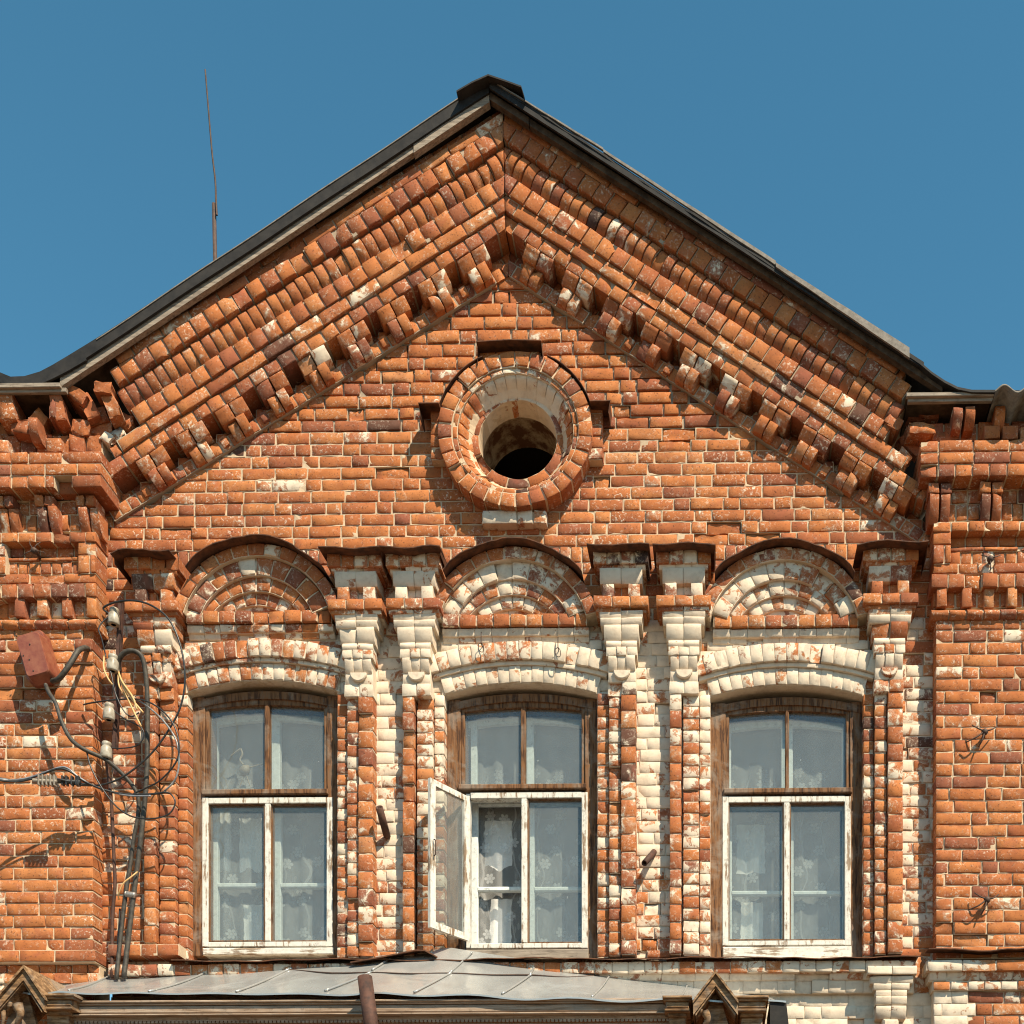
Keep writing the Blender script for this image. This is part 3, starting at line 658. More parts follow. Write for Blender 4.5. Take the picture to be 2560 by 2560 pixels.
# ------------------------------------------------------------------ window hoods and arches
def hood(i):
    W = WIN[i]; hx = W['hx']; dy = {0: -9, 1: 0, 2: 2}[i]; sx = 1.0
    root = empty('window_hood', (IU(hx, 1550, 30), IV(hx, 1550, 30), 0), house, label=['arched brick hood with mostly bare rings over the left window', 'arched brick hood in peeling cream wash over the middle window', 'arched brick hood with thick cream wash over the right window'][i])
    pb = [.36, .58, .66][i]
    def C(y, d): p = I(hx, y + dy, d); return p
    mb = MB(); base = 1534
    # ring: (centre y, outer, inner, depth)
    spec = [(1585, 220, 190, 50, pb * .45), (1597, 195, 152, 37, pb * .95), (1624, 177, 139, 26, pb * .75), (1632, 143, 112, 15, pb * .9)]
    for (cy, ro, ri, d, p) in spec:
        c = C(cy, d); vb = C(base, d)[1]; f = 1 - d / DIST; ro *= f; ri *= f; rm = (ro + ri) / 2
        t = math.acos(max(-1, min(1, (c[1] - vb - 0) / rm))) ; n = max(6, round(2 * t * rm / 40))
        ring(mb, c, ri, ro, d, -5, n, paint=lambda q, p=p: p, a0=-t, a1=t, rec=2.2, jj=2.0, mx=(1, 1, .4, 1), bias=-.02)
    # tympanum
    c = C(1640, 8); vb = C(base + 3, 8)[1]; r = 125; t = math.sqrt(max(1, r * r - (c[1] - vb) ** 2))
    for q in range(2):
        row(mb, c[0] - 175, c[0] + 175, vb - 29 * (q + 1), vb - 29 * q, 4, -5, 'S', paint=pb + .1)
    # label course of headers and two thin mouldings
    l, r = IU(hx - 176, 1548, 34), IU(hx + 186, 1548, 34)
    row(mb, l, r, C(1535, 34)[1], C(1563, 34)[1], 34, -5, 'H', paint=pb * .35, mx=(1, 1, 0, 0), rec=3)
    row(mb, l, r, C(1560, 22)[1], C(1572, 22)[1], 20, -5, 'S', paint=pb + .22, j=.8)
    row(mb, l - 2, r + 4, C(1571, 24)[1], C(1588, 24)[1], 25, -5, 'H', paint=pb + .22, j=1.2, prof=lambda T, S: -5 * T)
    row(mb, l - 2, r + 4, C(1588, 16)[1], C(1605, 16)[1], 16, -5, 'H', paint=pb + .22, j=1.2, prof=lambda T, S: -5 * T)
    mb.build('arch_rings', MT, root)
    # flashing over the outer ring
    mb = MB(); c = C(1583, 50); f = 1 - 50 / DIST
    A_ = [(-.86, 2), (.93, 4)][0][0], .9
    pts = [(c[0] + (225 * f + (6 * math.sin(9 * t + i) if abs(t) > .5 else 0)) * math.sin(t), c[1] - (225 * f + 2 * math.sin(7 * t + i)) * math.cos(t)) for t in np.linspace(A_[0], A_[1], 26)]
    strip(mb, pts, 0, 80, th=2.5, drop=5, wob=1.2)
    mb.build('flashing', M_RUST, root)
    # the two flat arches over the opening
    x0, x1 = JL[i]; xm = (x0 + x1) / 2; ub0, ub1 = IU(x0, 1720, 6), IU(x1, 1720, 6); um = (ub0 + ub1) / 2; hw = (ub1 - ub0) / 2
    vi = IV(xm, [1700, 1707, 1712][i], 8); rise = 28.; Rr = (hw * hw + rise * rise) / (2 * rise)
    cc = (um, vi + Rr); rootp = root
    mb = MB()
    # solid masonry over the opening with a curved soffit
    us = np.linspace(ub0 - 6, ub1 + 6, 28)
    low = lambda u: cc[1] - math.sqrt(Rr * Rr - (u - um) ** 2)
    vt = IV(xm, 1600, 8)
    band(mb, us, lambda u: vt, low, 5, -50, 1, (.5, pb + .2, 0))
    t = math.asin(hw / Rr)
    ring(mb, cc, Rr + 1, Rr + 42, 9, -3, 14, paint=pb + .12, a0=-t * .99, a1=t * .99, jj=1.5, rec=2, bias=.05)
    ring(mb, cc, Rr + 52, Rr + 96, 24, -3, 16, paint=pb + .04, a0=-t * 1.11, a1=t * 1.09, jj=1.6, rec=2, mx=(1, 1, .5, 0), bias=0)
    ring(mb, cc, Rr + 42, Rr + 52, 15, -3, 6, paint=pb + .25, a0=-t * 1.08, a1=t * 1.06, jj=.5, rec=1)
    row(mb, ub0 - 8, ub1 + 12, IV(xm, 1603, 10), IV(xm, 1626, 10), 10, -3, 'S', paint=pb + .1)
    row(mb, ub0 - 26, ub0 + 60, IV(xm, 1626, 9), IV(xm, 1655, 9), 9, -3, 'S', paint=pb + .1)
    row(mb, ub1 - 60, ub1 + 26, IV(xm, 1626, 9), IV(xm, 1655, 9), 9, -3, 'S', paint=pb + .1)
    mb.build('flat_arch', MT, root)
for i in range(3): hood(i)
# ------------------------------------------------------------------ pilasters: shaft, jamb strip, capital
PIL = [dict(cx=396, out=-1, p=.22, lab='left jamb pilaster of the left window with a broken capital'),
       dict(cx=898, out=1, p=.62, lab='pilaster right of the left window with a cream bracketed capital'),
       dict(cx=1042, out=-1, p=.66, lab='pilaster left of the middle window beside the open sash'),
       dict(cx=1555, out=1, p=.66, lab='pilaster right of the middle window'),
       dict(cx=1710, out=-1, p=.72, lab='pilaster left of the right window in thick cream wash'),
       dict(cx=2222, out=1, p=.46, lab='pilaster right of the right window beside the shaded wall')]
def pilaster(k):
    Q = PIL[k]; s = Q['out']; cx = Q['cx']
    ref = 898 if s > 0 else 1042
    root = empty('pilaster', (IU(cx, 2100, 30), VB, 30), house, label=Q['lab'])
    # v of the parts, taken from the second pilaster
    X0 = 898
    def V_(y, d): return IV(X0, y, d)
    cu = IU(cx, 2000, 33); mb = MB()
    psh = lambda u, v: Q['p'] * (.68 if v < 2000 else .56)
    vT = V_(1741, 30); n = round((VB - vT) / 29.6); h = (VB - vT) / n
    # s>0 : [b][c] ; s<0 : [c][b]
    bS, bE, cS, cE = (cu - 34, cu - 3, cu - 3, cu + 35) if s > 0 else (cu - 3, cu + 38, cu - 36, cu - 6)
    for q in range(n):
        brick(mb, bS, bE, vT + q * h, vT + (q + 1) * h, 23, -3, paint=psh(0, vT + q * h), mx=(.4, .4, 1, 1), rec=2, j=2.4)
    y = vT; q = 0
    while y < VB - 4:
        y1 = min(VB, y + (43.5 if (k + q) % 3 else 44)); 
        if VB - y1 < 15: y1 = VB
        brick(mb, cS, cE, y, y1, 34, -3, paint=psh(0, y) * .75, mx=(.4, .4, 1, 1), rec=2, j=2.2); y = y1; q += 1
    # jamb strip next to the window
    WN = WIN[k // 2]; J = JL[k // 2]
    jx = IU(J[0], 2000, 8) if s < 0 else IU(J[1], 2000, 8)
    ja, jb = (bE, jx) if s < 0 else (jx, bS)
    vJ = IV((J[0] + J[1]) / 2, 1735, 8); n = round((VB - vJ) / 29.6); h = (VB - vJ) / n
    for q in range(n): brick(mb, ja, jb, vJ + q * h, vJ + (q + 1) * h, 9, -46, paint=psh(0, vJ + q * h) * (1.1 if s < 0 else .8), mx=(.3, .3, 1, 1), rec=2, j=2.2)
    mb.build('shaft', MT, root)
    # capital
    mb = MB(); p = Q['p']
    def blk(hw, y0, y1, d, pt, kind='H', prof=None, nb=None, **kw):
        v0, v1 = V_(y0, d), V_(y1, d)
        nb = nb or max(1, round(2 * hw / 44)); wdt = 2 * hw / nb
        for z in range(nb): brick(mb, cu - hw + z * wdt, cu - hw + (z + 1) * wdt, v0, v1, d, -3, paint=pt, prof=prof, mx=(int(z > 0), int(z < nb - 1), 0, 0), rec=3, j=2.0, **kw)
    full = p + .22
    er = 1 if k == 0 else 0
    blk(36, 1711, 1741, 36, p, nb=2)
    # half-round drop
    c = (cu, V_(1681, 44)); V = []; F = []
    for dd, r in ((44, 19), (42, 21), (10, 21)):
        for t in np.linspace(0, math.pi, 10): V.append((c[0] + r * math.cos(t), c[1] + r * .98 * math.sin(t), dd))
    for z in (0, 1):
        for t in range(9): F.append((z * 10 + t, z * 10 + t + 1, z * 10 + t + 11, z * 10 + t + 10))
        F.append((z * 10 + 9, z * 10, z * 10 + 10, z * 10 + 19))
    F.append(tuple(range(10)))
    mb.add(V, F, 0, (.5, full if k not in (0, 5) else .35, .3), False)
    blk(34, 1674, 1712, 34, full, nb=2)
    rnd = lambda q: (lambda T, S: -q * np.clip(T, 0, 1) ** 2.2)
    blk(33, 1645, 1678, 47, full, nb=3, prof=rnd(11), ero=er)
    blk(38, 1624, 1645, 49, p, nb=3, ero=er); blk(38, 1606, 1624, 50, full, nb=2, prof=lambda T, S: -4 * np.abs(T - .5) * 2)
    blk(43, 1568, 1605, 57, full if k != 5 else .2, nb=2, prof=rnd(13), bias=-.05)
    blk(51, 1550, 1568, 60, full, nb=2, prof=rnd(7)); blk(53, 1533, 1551, 60, full, nb=2, prof=rnd(5))
    blk(62, 1521, 1535, 62, p * .7, nb=2)
    blk(67, 1496, 1521, 70, p * .22, nb=3)
    blk(46, 1462, 1497, 42, p, nb=2)
    for z in (-1, 1): brick(mb, cu + z * 32 - 15, cu + z * 32 + 15, V_(1465, 62), V_(1498, 62), 60, 0, paint=p * .8, mort=False, j=1)
    blk(52, 1428, 1463, 64, full - .05, nb=2, prof=rnd(8))
    blk(60, 1414, 1430, 66, p, nb=3, prof=rnd(6)); blk(67, 1383, 1415, 73, p * .6, nb=4)
    mb.build('capital', MT, root)
    mb = MB(); vs = V_(1383, 76)
    ex = {0: (-84, 60), 1: (-78, 72), 2: (-74, 74), 3: (-80, 72), 4: (-74, 78), 5: (-86, 86)}[k]
    n_ = 8
    pts = [(cu + a, vs - 6 + (2.5 * math.sin(a * .05 + k)) + (7 if (a == ex[0] and k in (0, 5)) else 0)) for a in np.linspace(ex[0], ex[1], n_)]
    strip(mb, pts, 0, 106, th=2.4, drop=9, wob=1.5)
    # bent-down end flaps
    for sx in ((-1,) if k in (0,) else (1,) if k in (2, 4, 5, 1) else ()):
        x = pts[0][0] if sx < 0 else pts[-1][0]
        strip(mb, [(x, vs - 4), (x + sx * -2, vs + (26 if k in (0, 5) else 12))], 4, 88)
    mb.build('flashing', M_RUST, root)
for k in range(6): pilaster(k)
# ------------------------------------------------------------------ sill band under the windows
sb = MB()
vS = VB
a, b = IU(268, 2400, 40), IU(2300, 2400, 40)
row(sb, a + 6, b - 12, IV(1900, 2403, 50), IV(1900, 2430, 50), 50, -5, 'H', paint=lambda u, v: .35 if u < 1500 else .62, mx=(1, 1, 0, 0))
row(sb, a + 6, b - 12, IV(1900, 2432, 38), IV(1900, 2449, 38), 38, -5, 'S', paint=lambda u, v: .3 if u < 1500 else .8, prof=lambda T, S: -7 * T, j=1.4)
row(sb, a + 6, b - 12, IV(1900, 2451, 28), IV(1900, 2482, 28), 28, -5, 'H', paint=lambda u, v: .3 if u < 1500 else .93, prof=lambda T, S: -6 * T, j=1.6)
for q in range(4): row(sb, a - 8, b + 60, vS + 92 + q * 31, vS + 123 + q * 31, 6, -30, 'flem', paint=.94 if q < 9 else .9, j=2.0, rec=1.2)
row(sb, a - 8, b + 60, vS, vS + 92, 3, -30, 'S', paint=.5)
row(sb, IU(268, 2400, 52), IU(446, 2400, 52), VB - 27, VB + 2, 52, -5, 'H', paint=.12, mx=(1, 1, 1, 0)); 
s_ob = sb.build('sill_band', MT, house)
# small console of the storey below
mb = MB(); cu = IU(2227, 2450, 40)
for (hw, y0, y1, d, pr) in ((60, 2415, 2435, 66, 0), (52, 2440, 2458, 58, 5), (44, 2458, 2474, 54, 5), (38, 2476, 2490, 50, 2), (38, 2490, 2510, 52, 6), (37, 2514, 2545, 48, 12)):
    v0, v1 = IV(2227, y0, d), IV(2227, y1, d)
    for z in (0, 1): brick(mb, cu - hw + z * hw, cu + z * hw, v0, v1, d, -3, paint=.95 if y0 > 2430 else .6, prof=(lambda T, S, q=pr: -q * T ** 2), mx=(z, 1 - z, 0, 0), j=1.6)
box(mb, cu - 20, cu + 20, IV(2227, 2545, 40), IV(2227, 2575, 40), 40, -3, 0, (.5, 1, .3), 6)
mb.build('console', MT, house)
mb = MB(); us = np.linspace(IU(430, 2390, 60), IU(2305, 2398, 60), 60)
strip(mb, [(u, vS - 1 + 2.2 * math.sin(u * .013) + 1.2 * math.sin(u * .05)) for u in us], 0, 66, th=2.4, drop=19, wob=.8)
us = np.linspace(IU(2318, 2400, 70), 2620, 16); strip(mb, [(u, vS + 1 + 6 * math.exp(-((u - 2440) / 45) ** 2)) for u in us], 40, 92, th=2.4, drop=6)
# torn, lifted flap of the flashing behind the canopy top
P0 = [I(880, 2395, 60), I(960, 2378, 66), I(1040, 2360, 70), I(1062, 2361, 70), I(1090, 2378, 66)]
strip(mb, [tuple(p) for p in P0], 6, 74, th=3, drop=14)
mb.build('sill_flashing', M_RUST, house)
# ------------------------------------------------------------------ windows
def window(i):
    W = WIN[i]; x0, x1 = W['x0'], W['x1']; xm = (x0 + x1) / 2; wd = x1 - x0
    root = empty('window', (IU(xm, 2390, -30), IV(xm, 2390, -30), -30), house, label=['left wooden window with a stork shape behind its upper glass', 'middle wooden window with its narrow casement swung open', 'right wooden window with a white sun patch sheet behind the lace'][i])
    f = lambda q: x0 + q * wd
    DW, DS = -30, -26
    UL, UR = IU(x0, 2000, DW), IU(x1, 2000, DW); um = (UL + UR) / 2; hw = (UR - UL) / 2
    vh = IV(xm, W['head'], DW); rise = 24; Rr = (hw * hw + rise * rise) / (2 * rise)
    arch = lambda v, q=1: (lambda u: v + q * (Rr - math.sqrt(max(0, Rr * Rr - (u - um) ** 2))))
    us = np.linspace(UL - 4, UR + 4, 20)
    vt, vb = IV(xm, W['tr'], DW), IV(xm, W['sb'], DW)
    gl = [x0 + .083 * wd, x0 + .482 * wd, x0 + .523 * wd, x0 + .912 * wd]   # glass edges, measured
    if i == 1: gl = [1162, 1301, 1316, 1454]
    if i == 0: gl = [524, 661, 676, 811]
    if i == 2: gl = [1823, 1962, 1974, 2115]
    G = [IU(g, 1880, DW) for g in gl]
    mb = MB()
    band(mb, us, arch(vh - 6), arch(vh + 13), -20.5, -75.5)                       # head
    usi = np.linspace(G[0] - 2, G[3] + 2, 18)
    band(mb, usi, arch(vh + 12.5, .8), arch(vh + 26, .62), -25.5, -74)
    box(mb, UL - 8, G[0] - 9, vh + 6, vb + 6, -22, -75, 0, bev=1.5); box(mb, G[0] - 8.9, G[0], vh + 12, vt + 2, -27, -75, 0, bev=1.2)
    box(mb, G[3] + 9, UR + 8, vh + 6, vb + 6, -22, -75, 0, bev=1.5); box(mb, G[3], G[3] + 8.9, vh + 12, vt + 2, -27, -75, 0, bev=1.2)
    box(mb, G[1] + 1, G[2] - 2, vh + 14, vt, -26, -46, 0, bev=2)
    box(mb, G[0] - 14, G[3] + 14, vt, vt + 13, -14, -60, 0, bev=2)             # transom
    mb.build('frame', M_BROWN, root)
    # lower fixed frame, painted white
    yt, yb = W['tr'] + 14, {0: 2366, 1: 2370, 2: 2363}[i]
    wl, wr = {0: (505, 831), 1: (1163, 1469), 2: (1806, 2127)}[i]
    m0, m1 = {0: (662, 676), 1: (1303, 1318), 2: (1960, 1974)}[i]
    mb = MB(); D = -20
    if i != 1:
        ibox(mb, wl, wl + 15, yt, yb, D, -45)
    else: ibox(mb, wl + 2, wl + 12, yt + 4, yb, D - 4, -45)
    ibox(mb, wr - 15, wr, yt, yb, D, -45); ibox(mb, m0, m1, yt + 15, yb - 14, D - 1, -45)
    ibox(mb, wl + (15 if i != 1 else 13), wr - 15, yt, yt + 15, D, -45); ibox(mb, wl + (15 if i != 1 else 13), wr - 15, yb - 12, yb, D, -45)
    mb.build('lower_sash', M_WHITE, root)
    mb = MB()
    for (xa, xb) in ((wl + 15, wl + 18), (m0 - 3, m0 - .4), (m1 + .4, m1 + 3.4)):
        if not (i == 1 and xa < m0): ibox(mb, xa, xb, yt + 16, yb - 13, D - 4, -45, bev=.5)
    ibox(mb, m1 + 4, wr - 16, yt + 15.4, yt + 18, D - 4, -45, bev=.5); ibox(mb, m1 + 4, wr - 16, yb - 15.5, yb - 12.5, D - 4, -45, bev=.5)
    if i != 1: ibox(mb, wl + 19, m0 - 4, yt + 15.4, yt + 18, D - 4, -45, bev=.5); ibox(mb, wl + 19, m0 - 4, yb - 15.5, yb - 12.5, D - 4, -45, bev=.5)
    mb.build('glazing_bead', M_BROWN, root)
    mb = MB(); ibox(mb, wl + 1, wr + 2, yb + 3, W['sb'], -14, -60, bev=2)
    mb.build('sill_board', M_WHITE2 if i != 1 else M_GREYW, root)
    # panes
    mb = MB()
    for a, b in ((0, 1), (2, 3)):
        uu = np.linspace(G[a] - 1, G[b] + 1, 8); band(mb, uu, arch(vh + 20, .62), lambda u: vt + 1, -36, -37.2)
        if not (i == 1 and a == 0): ibox(mb, (wl + 13, m1 - 2)[a // 2], (m0 + 2, wr - 13)[a // 2], yt + 13, yb - 10, -34, -35.2, bev=0)
    mb.build('pane', M_GLASS, root)
    # inner sashes
    mb = MB(); DI = -74
    sh = lambda x: x + (CU - x) * .012
    for a, b in ((wl + 8, m0 + 5), (m1 - 4, wr - 8)):
        a_, b_ = sh(a), sh(b)
        for (y0, y1) in ((yt + 12, yt + 40), (W['gt'] + 8, W['tr'] + 6)):
            pass
        ibox(mb, a_ - 2, a_ + 14, W['gt'] - 14, W['tr'] + 8, DI, DI - 14); ibox(mb, b_ - 10, b_ + 6, W['gt'] - 14, W['tr'] + 8, DI - .5, DI - 14)
        ibox(mb, a_ - 2, a_ + 16, yt + 10, yb, DI, DI - 14); ibox(mb, b_ - 9, b_ + 6, yt + 10, yb, DI - .5, DI - 14)
        ibox(mb, a_ + 16, b_ - 9, yt + 2, yt + 32, DI + 1, DI - 14); ibox(mb, a_ + 16, b_ - 9, yb - 12, yb + 6, DI, DI - 14)
        yc = {0: 2213, 1: 2222, 2: 2232}[i]; ibox(mb, a_ + 14, b_ - 9, yc - 6, yc + 6, DI + 2, DI - 12, bev=3)
    uu = np.linspace(G[0] - 10, G[3] + 10, 16)
    band(mb, uu, arch(vh + 4, .8), arch(vh + 40, .8), DI - .8, DI - 14)
    mb.build('inner_sash', M_INNER, root)
    # reveal of the room behind
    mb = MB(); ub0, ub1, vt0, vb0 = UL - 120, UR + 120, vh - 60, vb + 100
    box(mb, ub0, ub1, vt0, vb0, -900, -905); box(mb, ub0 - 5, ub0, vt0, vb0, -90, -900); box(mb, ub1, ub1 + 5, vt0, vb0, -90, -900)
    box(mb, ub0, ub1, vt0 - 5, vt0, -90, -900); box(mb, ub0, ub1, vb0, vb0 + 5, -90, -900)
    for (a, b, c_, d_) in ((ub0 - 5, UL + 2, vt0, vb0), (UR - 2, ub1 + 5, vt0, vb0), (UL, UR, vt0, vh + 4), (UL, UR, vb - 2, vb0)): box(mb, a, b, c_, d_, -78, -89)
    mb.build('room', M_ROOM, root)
    if i == 1:   # open casement
        mb = MB()
        def q3(x, y, d): p = I(x, y, d); return np.array([p[0], p[1], d])
        H0, F0 = q3(1169, 1993, -16), q3(1073, 1952, 92); H1 = q3(1169, 2353, -16); F1 = np.array([F0[0], H1[1], 92.]); F0[1] = H0[1]
        ax = (F0 - H0); Lw = np.linalg.norm(ax); ax /= Lw; nn = np.array([ax[2], 0, -ax[0]])
        def obox(s0, s1, y0, y1, m=0, t=9):
            V = []
            for w_ in (-t / 2, t / 2):
                for (s, y) in ((s0, y0), (s1, y0), (s1, y1), (s0, y1)): p = H0 + ax * s + nn * w_; V.append((p[0], y, p[2]))
            mb.add(V, [(0, 1, 2, 3), (4, 5, 6, 7), (0, 1, 5, 4), (1, 2, 6, 5), (2, 3, 7, 6), (3, 0, 4, 7)], m, smooth=False)
        y0, y1 = H0[1], H1[1]
        obox(0, 15, y0, y1); obox(Lw - 17, Lw, y0, y1); obox(15, Lw - 17, y0, y0 + 14, t=8.6); obox(15, Lw - 17, y1 - 17, y1, t=8.6)
        cs_ = mb.build('open_casement', M_WHITE, root, label='narrow white casement swung out to the left')
        mb = MB(); obox(15, Lw - 17, y0 + 14, y1 - 17, t=1.0)
        mb.build('casement_pane', M_GLASS, root)
        mb = MB(); p = H0 + ax * (Lw - 8) + nn * (7.); tube(mb, [p + (0, 150, 0), p + nn * 6 + (0, 152, 0), p + nn * 6 + (0, 186, 0), p + (0, 188, 0)], 1.4, k=2)
        mb.build('casement_handle', M_DARKSTEEL, root)
    return root
for i in range(3): window(i)
# sheets added as sun patches and lace curtains (hung from their own rails)
CL = ['lace curtain with pale flowers behind the left window', 'lace curtain seen through the missing pane of the middle window', 'lace curtain with bright flowers behind the right window']
for i, W in enumerate(WIN):
    mb = MB(); D = -100; u0, u1 = IU(W['x0'] + 8, 2000, D), IU(W['x1'] + 2, 2000, D); v0, v1 = IV(W['xc'], 1775, D), IV(W['xc'], 2392, D)
    n = 48; V = []; F = []
    for q in range(n + 1):
        u = u0 + (u1 - u0) * q / n; dz = D + 3.5 * math.sin(q * .9 + i) + 1.5 * math.sin(q * 2.3)
        V += [(u, v0 + 5 * math.sin(q * .5), dz), (u, v1, dz)]
    for q in range(n): F.append((2 * q, 2 * q + 1, 2 * q + 3, 2 * q + 2))
    mb.add(V, F); mb.build('lace_curtain', M_LACE, None, origin=((u0 + u1) / 2, v1, D), label=CL[i], category='curtain', group='lace curtains in the windows')
def sun_patch(x0, x1, y0, y1, D, lab, seed, wav=3.):  # white sheet added to stand in for a patch of sunlight
    mb = MB(); V = []; F = []; n, m = 14, 12; r = np.random.default_rng(seed)
    for a in range(n + 1):
        for b in range(m + 1):
            s, t = a / n, b / m; p = I(x0 + (x1 - x0) * s, y0 + (y1 - y0) * t, D)
            V.append((p[0] + (r.uniform(-2, 2) if a in (0, n) else 0), p[1] + (wav * math.sin(s * 7 + seed) + r.uniform(-1.5, 1.5) if b == m else 0), D + 2.5 * math.sin(s * 12 + seed + t)))
    for a in range(n):
        for b in range(m): q = a * (m + 1) + b; F.append((q, q + m + 1, q + m + 2, q + 1))
    mb.add(V, F); p = I((x0 + x1) / 2, y0, D); mb.build('sun_patch_sheet', M_SUNPATCH, None, origin=(p[0], p[1], D), label=lab, category='sun_patch', group='sheets standing for sun patches behind the lace')
sun_patch(545, 578, 2022, 2178, -118, 'narrow sun patch sheet at the left edge of the left window lower panes', 1)
sun_patch(600, 656, 2046, 2176, -118, 'wide sun patch sheet behind the upper row of the left window lower panes', 2, 6)
sun_patch(610, 660, 2262, 2370, -118, 'sun patch sheet low behind the left window bottom pane', 3)
sun_patch(1211, 1280, 2052, 2170, -118, 'rounded sun patch sheet behind the lace in the open middle casement', 4, 7)
sun_patch(1226, 1278, 2248, 2372, -118, 'long sun patch sheet behind the bottom left pane of the middle window', 5)
sun_patch(1842, 1912, 2062, 2184, -118, 'crumpled white sun patch sheet behind the middle left pane of the right window', 6, 2)
sun_patch(1852, 1908, 2256, 2372, -118, 'plain sun patch sheet behind the bottom left pane of the right window', 8, 2)
# bird ornament behind the upper left glass
mb = MB(); D = -66
pt = lambda x, y: (*I(x, y, D), D)
lathe(mb, pt(708 - 0, 1925), [(-17, 1), (-12, 8), (-3, 12), (6, 9), (13, 2)], axis=(.55, -.85, 0), sides=10)
mb = MB()
lathe(mb, pt(613, 1925), [(-19, 1), (-13, 9), (-3, 13), (7, 10), (15, 2)], axis=(.6, -.8, 0), sides=12)
tube(mb, [pt(608, 1912), pt(600, 1900), pt(606, 1886), pt(602, 1872)], 2.4)
tube(mb, [pt(602, 1872), pt(590, 1880), pt(576, 1890)], 3.2, taper=.3); tube(mb, [pt(612, 1938), pt(604, 1955), pt(598, 1972)], 1.4); tube(mb, [pt(616, 1938), pt(622, 1956), pt(628, 1972)], 1.4)
tube(mb, [pt(620, 1920), pt(640, 1914), pt(656, 1908)], 2.2, taper=.4)
p = pt(610, 1974); box(mb, p[0] - 26, p[0] + 26, p[1] - 2, p[1] + 12, -62, -73)
mb.build('bird_figure', simple('bird_paint', (.22, .17, .12), .6, 0, (.35, .28, .2)), None, origin=p, label='small long necked bird figure behind upper left pane', category='ornament')
# ------------------------------------------------------------------ roof
roof = empty('roof', (IU(1222, 250, 0), IV(1222, 250, 0), 0), house)
def surf(mb, prof, d0, d1, th, m=0, mtop=None, jag=0):
    """sheet following a profile of (u, v) points, running from d0 (front) back to d1"""
    n = len(prof); V = []; F = []
    ds = [d0, d0 - 40, d1]
    for (u, v) in prof:
        jj = rng.uniform(-jag, jag)
        for dd in ds: V += [(u, v, dd + (jj if dd == d0 else 0)), (u, v + th, dd + (jj if dd == d0 else 0))]
    w_ = 2 * len(ds)
    for i in range(n - 1):
        for k in range(len(ds) - 1):
            a = i * w_ + 2 * k; b = a + w_
            F += [(a, a + 2, b + 2, b), (a + 1, b + 1, b + 3, a + 3)]
        a = i * w_; b = a + w_; F.append((a, b, b + 1, a + 1))
    mb.add(V, F, m, smooth=False)
DR = 118; DLV = 108
def line(p, q, n, d): return [I(p[0] + (q[0] - p[0]) * t, p[1] + (q[1] - p[1]) * t + (.4 if p[0] > 1200 else 1.) * math.sin(t * 19), d) for t in np.linspace(0, 1, n)]
footL = [I(x, y, DLV) for x, y in ((-60, 900), (-20, 922), (26, 941), (60, 939), (99, 928), (130, 912), (166, 891), (219, 858))]
left = footL + line((285, 818), (1222, 196), 40, DLV)
mb = MB(); surf(mb, left, DLV, -1500, 6, jag=1.5)
mb.build('left_slope', M_ROOF, roof)
footR = [I(x, y, DR) for x, y in ((2300, 905), (2330, 930), (2362, 952), (2395, 966), (2430, 973), (2500, 975), (2640, 978))]
mb = MB(); surf(mb, line((1222, 196), (2270, 884), 44, DR) + footR, DR, -1500, 6, jag=1.5)
mb.build('right_slope', M_ROOF, roof)
# pale sheet edge: a thin upstand on the left, a broad folded verge on the right
mb = MB()
L1_ = line((240, 846), (1196, 210), 40, DLV + 4); band_u = [p[0] for p in L1_]
def vstrip(mb, P, h0, h1, d0, d1, m=0):
    V = []; F = []
    for k, (u, v) in enumerate(P):
        h = h0 + (h1 - h0) * k / (len(P) - 1); V += [(u, v, d0), (u, v + h, d0), (u, v + h, d1), (u, v, d1)]
    for k in range(len(P) - 1):
        a = 4 * k; b = a + 4; F += [(a, a + 1, b + 1, b), (a + 1, a + 2, b + 2, b + 1), (a + 2, a + 3, b + 3, b + 2), (a + 3, a, b, b + 3)]
    F += [(0, 3, 2, 1), (len(V) - 4, len(V) - 3, len(V) - 2, len(V) - 1)]
    mb.add(V, F, m, smooth=False)
vstrip(mb, L1_, 2.5, 2.5, DLV + 3, DLV - 3)
R1_ = line((1243, 206), (1508, 368), 12, DR + 4); vstrip(mb, R1_, 3, 5, DR + 3, DR - 3)
R2_ = line((1508, 371), (1940, 651), 16, DR + 3); vstrip(mb, R2_, 6, 10, DR + 2, DR - 3)
R3_ = line((1940, 655), (2274, 868), 14, DR + 5); vstrip(mb, R3_, 10, 24, DR + 4, DR - 3)
mb.build('sheet_edge', M_EDGE, roof)
mb = MB(); vstrip(mb, line((215, 862), (1222, 202), 40, DLV + 1), 32, 28, DLV + 1, DLV - 5); P_ = [I(x, y + 5, DLV + 1) for x, y in ((-60, 900), (-20, 922), (26, 941), (60, 939), (99, 928), (130, 912), (166, 891), (215, 860))]; vstrip(mb, P_, 16, 34, DLV + .6, DLV - 5)
mb.build('verge_fold', M_ROOF, roof)
# ridge cap
mb = MB()
P_ = [I(x, y, DR + 16) for x, y in ((1141, 226), (1180, 203), (1220, 185), (1262, 199), (1303, 214), (1311, 240))]
surf(mb, P_, DR + 16, -1500, 4); mb.build('ridge_cap', M_ROOF, roof)
